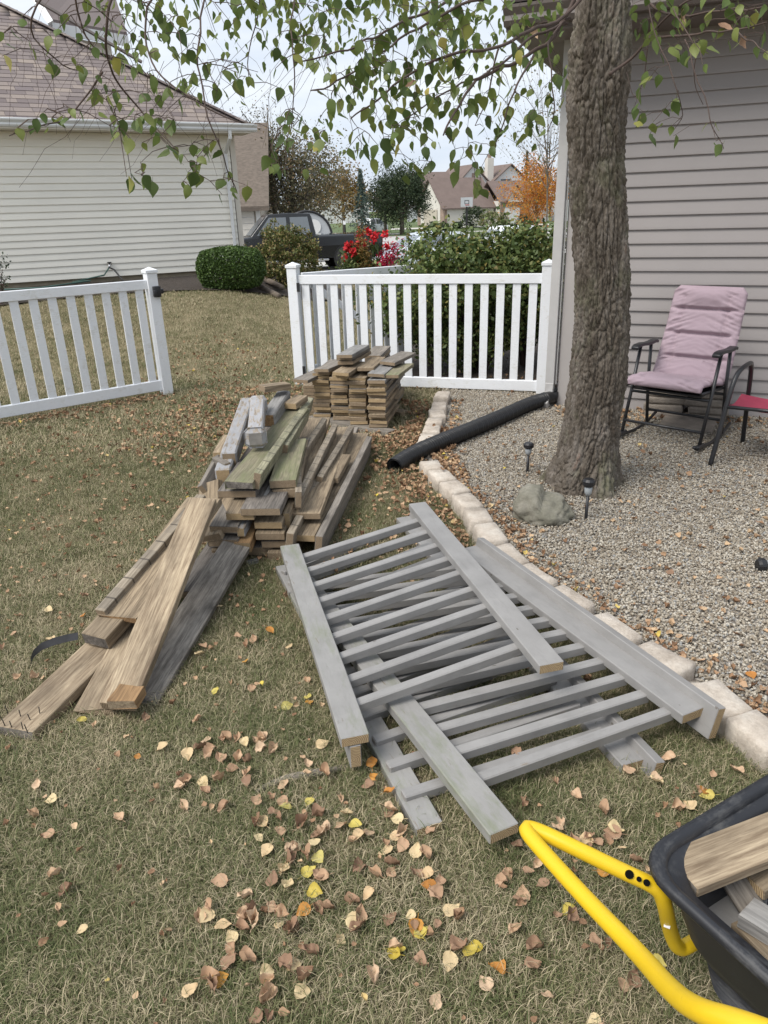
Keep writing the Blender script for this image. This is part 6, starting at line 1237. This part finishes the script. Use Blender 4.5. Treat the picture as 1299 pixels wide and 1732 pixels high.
# keep leaves off the solid things
bpy.context.view_layer.update(); deps = bpy.context.evaluated_depsgraph_get()
def leafmw(x, y, z, s_): 
    s_ *= .045; return Matrix.Translation((x, y, z)) @ Euler((U(-.4, .4), U(-.4, .4), U(0, 6.28))).to_matrix().to_4x4() @ Matrix.Diagonal((s_, s_, s_, 1))
vis = []
for x, y, k, s_ in spots:
    hit, hl, hn, _, ho, _ = SC.ray_cast(deps, Vector((x, y, 1.0)), Vector((0, 0, -1)))
    z = hl.z if hit else 0
    if hit and ho.name.split('.')[0] not in ('lawn', 'gravel_bed') : continue
    vis.append((x, y, z, k, s_, (Vector((x, y, 0))-O).length))
vis.sort(key=lambda q: q[5]/q[4])
LMK = [('long pale board end', G(200, 1200)), ('nailed board', G(60, 1200)), ('top railing near end', G(600, 1290)), ('middle railing end', G(850, 1410)), ('yellow handle bend', G(890, 1420)), ('black cart tub', G(1080, 1400)),
    ('foot of the lumber pile', G(430, 945)), ('railing heap', G(480, 1080)), ('grey dead root', G(500, 1320)), ('lowest railing end', G(1110, 1300)), ('boulder', G(915, 890)), ('nearest edging stone', G(1285, 1260)), ('birch trunk', G(990, 860)), ('fallen solar light', G(1270, 960)), ('pink chair', G(1150, 760)),
    ('bottom left corner', G(60, 1650)), ('bottom edge middle', G(560, 1700)), ('yellow tube lower end', G(1080, 1690)), ('drain pipe mouth', G(670, 800)), ('left picket fence', G(150, 700)), ('gravel bed middle', G(1120, 1000)), ('open grass by the boards', G(80, 950)), ('grass below the railings', G(640, 1450))]
def leaf_label(x, y, k, s_, i, cw_):
    near = sorted(LMK, key=lambda q: (q[1]-Vector((x, y, 0))).length)[0]; v = Vector((x, y, 0))-near[1]
    side = ('right of' if v.x > 0 else 'left of') if abs(v.x) > abs(v.y) else ('behind' if v.y > 0 else 'in front of'); dist = v.length
    rel = 'close by, ' if dist < .16 else ('a step ' if dist < .4 else 'well ')
    sz = 'large' if s_ > 1.03 else ('small' if s_ < .82 else 'mid sized')
    sz += ' '+cw_
    return f"{sz} {dict(b='brown', c='cream coloured', y='yellow', o='orange')[k]} leaf {rel}{side} the {near[0]}"
leafcount = 0
for i, (x, y, z, k, s_, _) in enumerate(vis[:290]):
    vi = random.randrange(len(FL[k])); o = link('fallen_leaf', FL[k][vi], mw=leafmw(x, y, z+.028+U(0, .012) if not bedin(x, y) else z+.02, s_))
    onb = bedin(x, y); w_ = 'on the gravel bed' if onb else ('on the near lawn' if y < 2.4 else 'on the lawn farther back')
    fix(o, leaf_label(x, y, k, s_, i, (('flat', 'flat', 'cupped', 'cupped', 'curled', 'curled', 'crumpled', 'crumpled') if k == 'b' else ('flat', 'cupped', 'curled'))[vi]), 'leaf', 'fallen leaves')
    continue
    fix(o, {'b': 'curled dry brown leaf lying ', 'c': 'pale cream dry leaf lying ', 'y': 'yellow leaf lying ', 'o': 'orange leaf lying '}[k]+w_, 'leaf', 'fallen leaves')
# litter past the first 300: one mesh
L2_ = [(x, y, z+.032, s_) for x, y, z, k, s_, _ in vis[290:]]
def litter(n, fn, smin=.55, smax=.95):
    c = 0; a = 0
    while c < n and a < n*6:
        a += 1; x, y = fn(); hit, hl, hn, _, ho, _ = SC.ray_cast(deps, Vector((x, y, .8)), Vector((0, 0, -1)))
        if hit and ho.name.split('.')[0] in ('lawn', 'gravel_bed', 'shrub_bed', 'mulch_bed', 'edging_stone') and not (ho.name.startswith('edging') and random.random() < .93): L2_.append((x, y, hl.z+(.03 if ho.name.startswith('lawn') else .012)+U(0, .015), U(smin, smax))); c += 1
def near_chain(a, b, side, sp):
    i = random.randrange(a, b); p = chain[i].lerp(chain[i+1], random.random()); t = (chain[i+1]-chain[i]).normalized(); nv_ = Vector((-t.y, t.x, 0))
    o = .1+abs(random.gauss(0, sp)); return (p.x+nv_.x*o*side, p.y+nv_.y*o*side)
sgn_ = 1 if bedin(*(lambda p, t: (p.x-t.y*.3, p.y+t.x*.3))(chain[12], (chain[13]-chain[12]).normalized())) else -1
litter(300, lambda: near_chain(7, 19, sgn_, .07), .4, .8); litter(230, lambda: near_chain(7, 13, -sgn_, .15)); litter(420, lambda: near_chain(0, 7, -sgn_, .28)); litter(90, lambda: near_chain(0, 7, sgn_, .05))
litter(260, lambda: (U(.25, .55), U(4.4, 5.6)))
def lf():
    t = random.random(); p = PL.lerp(Vector((-3.6, 6.1, 0)), t); return (p.x+U(-.1, .15), p.y-.12-abs(random.gauss(0, .1)))
litter(220, lf); litter(1000, lambda: (random.gauss(-1.3, .55), random.gauss(6.0, .6))); litter(220, lambda: (U(-1.9, -.7), U(6.5, 7.6))); litter(240, lambda: (U(-2.6, -1.0), U(7.6, 10)))
litter(170, lambda: (WA.x+WD.x*(t_ := random.random()*2.2)-WN.x*U(.05, .5), WA.y+WD.y*t_-WN.y*U(.05, .5))); litter(260, lambda: (U(.3, 2.8), U(7.0, 8.6)))
litter(520, lambda: (U(-2.2, 1.0), U(.9, 4.2)), .22, .62); litter(520, lambda: (U(-3.3, -.7), U(3.0, 6.4)), .3, .7); litter(160, lambda: (U(-.75, .3), U(2.8, 5.2)), .3, .75); litter(380, lambda: (U(.7, 2.7), U(2.2, 5.8)), .3, .8); litter(120, lambda: (U(1.5, 2.6), U(5.2, 6.0)), .5, .8)
Vs, Fs, Rn = [], [], []; tmpl = [FL['b'][i] for i in range(8)]; TV = [np.array([tuple(v.co) for v in m.vertices]) for m in tmpl]; TF = [np.array([tuple(p.vertices) for p in m.polygons]) for m in tmpl]; off_ = 0
for x, y, z, s_ in L2_:
    k = random.randrange(8); M = np.array(leafmw(x, y, z, s_)); v = TV[k] @ M[:3, :3].T+M[:3, 3]; Vs.append(v); Fs.append(TF[k]+off_); off_ += len(v); Rn += [random.random()]*len(TF[k])
fix(link('leaf_litter', npmesh('leaf_litter', np.concatenate(Vs), np.concatenate(Fs), MT['litter'], Rn, smooth=True)), 'drifts of dry brown leaves along the stone edging, fence foot and lawn', None, None, 'stuff')
# ------------------------------------------------------------------ grass and pebbles (instanced stuff)
def instancer(name, P, scl, rotz, meshes, mat, label):
    me = bpy.data.meshes.new(name); me.vertices.add(len(P)); me.vertices.foreach_set('co', np.asarray(P, np.float32).ravel())
    a = me.attributes.new('scl', 'FLOAT', 'POINT'); a.data.foreach_set('value', np.asarray(scl, np.float32)); a = me.attributes.new('rot', 'FLOAT_VECTOR', 'POINT'); a.data.foreach_set('vector', np.asarray(rotz, np.float32).ravel())
    me.materials.append(mat); o = link(name, me); fix(o, label, None, None, 'stuff')
    ng = bpy.data.node_groups.new(name, 'GeometryNodeTree'); ng.interface.new_socket('Geometry', in_out='INPUT', socket_type='NodeSocketGeometry'); ng.interface.new_socket('Geometry', in_out='OUTPUT', socket_type='NodeSocketGeometry')
    N = ng.nodes; gi = N.new('NodeGroupInput'); go = N.new('NodeGroupOutput'); ip = N.new('GeometryNodeInstanceOnPoints'); jn = N.new('GeometryNodeJoinGeometry')
    for m_ in meshes:
        so_ = bpy.data.objects.new(name+'_source', m_); oi = N.new('GeometryNodeObjectInfo'); oi.inputs['Object'].default_value = so_; oi.inputs['As Instance'].default_value = True; ng.links.new(oi.outputs['Geometry'], jn.inputs[0])
    ip.inputs['Pick Instance'].default_value = True; ri = N.new('FunctionNodeRandomValue'); ri.data_type = 'INT'; ri.inputs[4].default_value = 0; ri.inputs[5].default_value = len(meshes)-1
    A = N.new('GeometryNodeInputNamedAttribute'); A.data_type = 'FLOAT'; A.inputs[0].default_value = 'scl'; B = N.new('GeometryNodeInputNamedAttribute'); B.data_type = 'FLOAT_VECTOR'; B.inputs[0].default_value = 'rot'
    ng.links.new(gi.outputs[0], ip.inputs['Points']); ng.links.new(jn.outputs[0], ip.inputs['Instance']); ng.links.new(ri.outputs[2], ip.inputs['Instance Index']); ng.links.new(B.outputs[0], ip.inputs['Rotation']); ng.links.new(A.outputs[0], ip.inputs['Scale']); ng.links.new(ip.outputs[0], go.inputs[0])
    md = o.modifiers.new('instances', 'NODES'); md.node_group = ng; return o
def tuft(seed, nb, rad, h, w):
    r = np.random.RandomState(seed); V = []; F = []; R_ = []
    for k in range(nb):
        x, y = r.normal(size=2)*rad*.5; a = r.rand()*6.28; lean = r.rand()**.7*1.1; L_ = h*(.5+.8*r.rand()); dx_, dy_ = math.cos(a), math.sin(a); b = len(V); px_, py_ = -dy_*w/2*(.6+.7*r.rand()), dx_*w/2
        if r.rand() < .25: lean = 1.35; L_ *= 1.3
        p = np.array([x, y, -.004 if lean < 1.3 else .006+r.rand()*.014]); el = math.pi/2-lean*.35
        for j in range(4):
            q = 1-j/3*.85; V += [(p[0]-px_*q, p[1]-py_*q, p[2]), (p[0]+px_*q, p[1]+py_*q, p[2])]
            p = p+np.array([dx_*math.cos(el), dy_*math.cos(el), math.sin(el)])*L_/3; el -= lean*.45
        F += [(b+2*j, b+2*j+1, b+2*j+3, b+2*j+2) for j in range(3)]; rv_ = r.rand(); R_ += [rv_]*3
    return npmesh('grass_tuft', V, F, MT['blade'], R_)
tufts = [tuft(i, 44, .06, .026, .0017) for i in range(7)]; tufts2 = [tuft(20+i, 30, .12, .036, .0036) for i in range(5)]
low = []
for o in bpy.data.objects:
    if o.type == 'MESH' and o.name.split('.')[0] in ('rail_cap', 'rail_board', 'joist', 'plank', 'long_board', 'bearer', 'deck_board', 'offcut'):
        bb = [o.matrix_world @ Vector(c) for c in o.bound_box]
        if min(c.z for c in bb) < .06: low.append((np.array(o.matrix_world.inverted()), max(abs(c[0]) for c in o.bound_box), max(abs(c[1]) for c in o.bound_box), max(abs(c[2]) for c in o.bound_box)))
def keep(P):
    k = np.ones(len(P), bool)
    for M, a, b_, c in low:
        q = P @ M[:3, :3].T+M[:3, 3]; k &= ~((abs(q[:, 0]) < a+.025) & (abs(q[:, 1]) < b_+.03) & (abs(q[:, 2]) < c+.045))
    return k
def inpoly(P, poly):
    c = np.zeros(len(P), bool); j = len(poly)-1
    for i in range(len(poly)):
        xi, yi = poly[i]; xj, yj = poly[j]; cond = ((yi > P[:, 1]) != (yj > P[:, 1])); xx_ = (xj-xi)*(P[:, 1]-yi)/((yj-yi) if abs(yj-yi) > 1e-9 else 1e-9)+xi; c ^= cond & (P[:, 0] < xx_); j = i
    return c
def frustum(P, m=60):
    Q = P-np.array([0, 0, CAMH]); z = Q @ np.array(_fw); z[z < .05] = .05; X = 649.5+FPX*(Q @ np.array(_r))/z; Y_ = 866-FPX*(Q @ np.array(_u))/z
    return (X > -m*4) & (X < 1299+m*4) & (Y_ < 1732+m*3) & (Y_ > -m)
def scatter(y0, y1, dens):
    w = y1*.62+.3; n = int((y1-y0)*2*w*dens); return np.stack([rs.uniform(-w, w, n), rs.uniform(y0, y1, n), np.zeros(n)], 1)
def setz(P): P[:, 2] = [terr(x, y) for x, y in P[:, :2]]; return P
G1 = np.concatenate([scatter(.7, 2.2, 3400), scatter(2.2, 3.6, 2300), scatter(3.6, 5.2, 1300)]); G2 = np.concatenate([scatter(5.2, 8, 650), scatter(8, 13, 220), scatter(13, 20, 60)])
mb_poly = [loc1(-9, -.1), loc1(.1, -.1), loc1(1.75, -.6), loc1(1.5, -2.4), loc1(.2, -3.0), loc1(-1.6, -2.7), loc1(-3.2, -2.0), loc1(-9, -1.7)]
nofar = [(-.3, 7.25), (2.6, 6.75), (4.2, 8.6), (3.6, 10.2), (-.0, 9.6)]
stonepoly = [(p.x+.09, p.y) for p in chain]+[(3.5, 1), (6.5, 1), (6.5, 7.2), (.6, 7.2)]
stonepoly2 = [(p.x-.07, p.y-.02) for p in chain]+[(3.5, .5), (6.5, 1), (6.5, 7.2), (.6, 7.2)]
for nm, P, ms, sc in (('lawn_grass', G1, tufts, 1.0), ('lawn_grass', G2, tufts2, 1.0)):
    P = setz(P); k = frustum(P) & keep(P) & ~inpoly(P, stonepoly2) & ~inpoly(P, mb_poly) & ~inpoly(P, nofar); P = P[k]; n = len(P)
    instancer(nm, P, (.75+.5*rs.rand(n))*sc, np.stack([rs.normal(size=n)*.08, rs.normal(size=n)*.08, rs.rand(n)*6.28], 1), ms, MT['blade'], 'short patchy autumn grass, green and straw coloured')
def pebble(seed):
    bm = bmesh.new(); bmesh.ops.create_icosphere(bm, subdivisions=1, radius=1); r = random.Random(seed); sx2, sy2, sz2 = r.uniform(.8, 1.3), r.uniform(.6, .95), r.uniform(.45, .75)
    for v in bm.verts: v.co = Vector((v.co.x*sx2, v.co.y*sy2, v.co.z*sz2))*r.uniform(.82, 1.15)
    me = bpy.data.meshes.new('pebble'); bm.to_mesh(me); bm.free(); me.materials.append(MT['pebble']); a = me.attributes.new('rnd', 'FLOAT', 'FACE'); a.data.foreach_set('value', [seed/13.0]*len(me.polygons)); return me
peb = [pebble(i) for i in range(14)]
def scat2(x0, x1, y0, y1, dens): n = int((x1-x0)*(y1-y0)*dens); return np.stack([rs.uniform(x0, x1, n), rs.uniform(y0, y1, n), np.zeros(n)], 1)
P = np.concatenate([scat2(.3, 3, 1.5, 3.6, 12000), scat2(.2, 3.6, 3.6, 5, 9500), scat2(.2, 4, 5, 7, 7500)])
bedin_ = [(p.x+.09, p.y+.0) for p in chain]+[(3.5, 1.0), (6.5, 1.0), (6.5, 4.4), (WA.x+.02, WA.y+.0), (1.45, 6.72), (.6, 7.0)]
P = P[frustum(P, 20) & inpoly(P, bedin_)]; n = len(P)
P[:, 2] = .024+rs.rand(n)*.012
instancer('gravel_pebbles', P, .0042+.0046*rs.rand(n)**1.5, np.stack([rs.rand(n)*6.28, rs.rand(n)*.6, rs.rand(n)*6.28], 1), peb, MT['pebble'], 'loose grey and tan pebbles of the gravel bed')
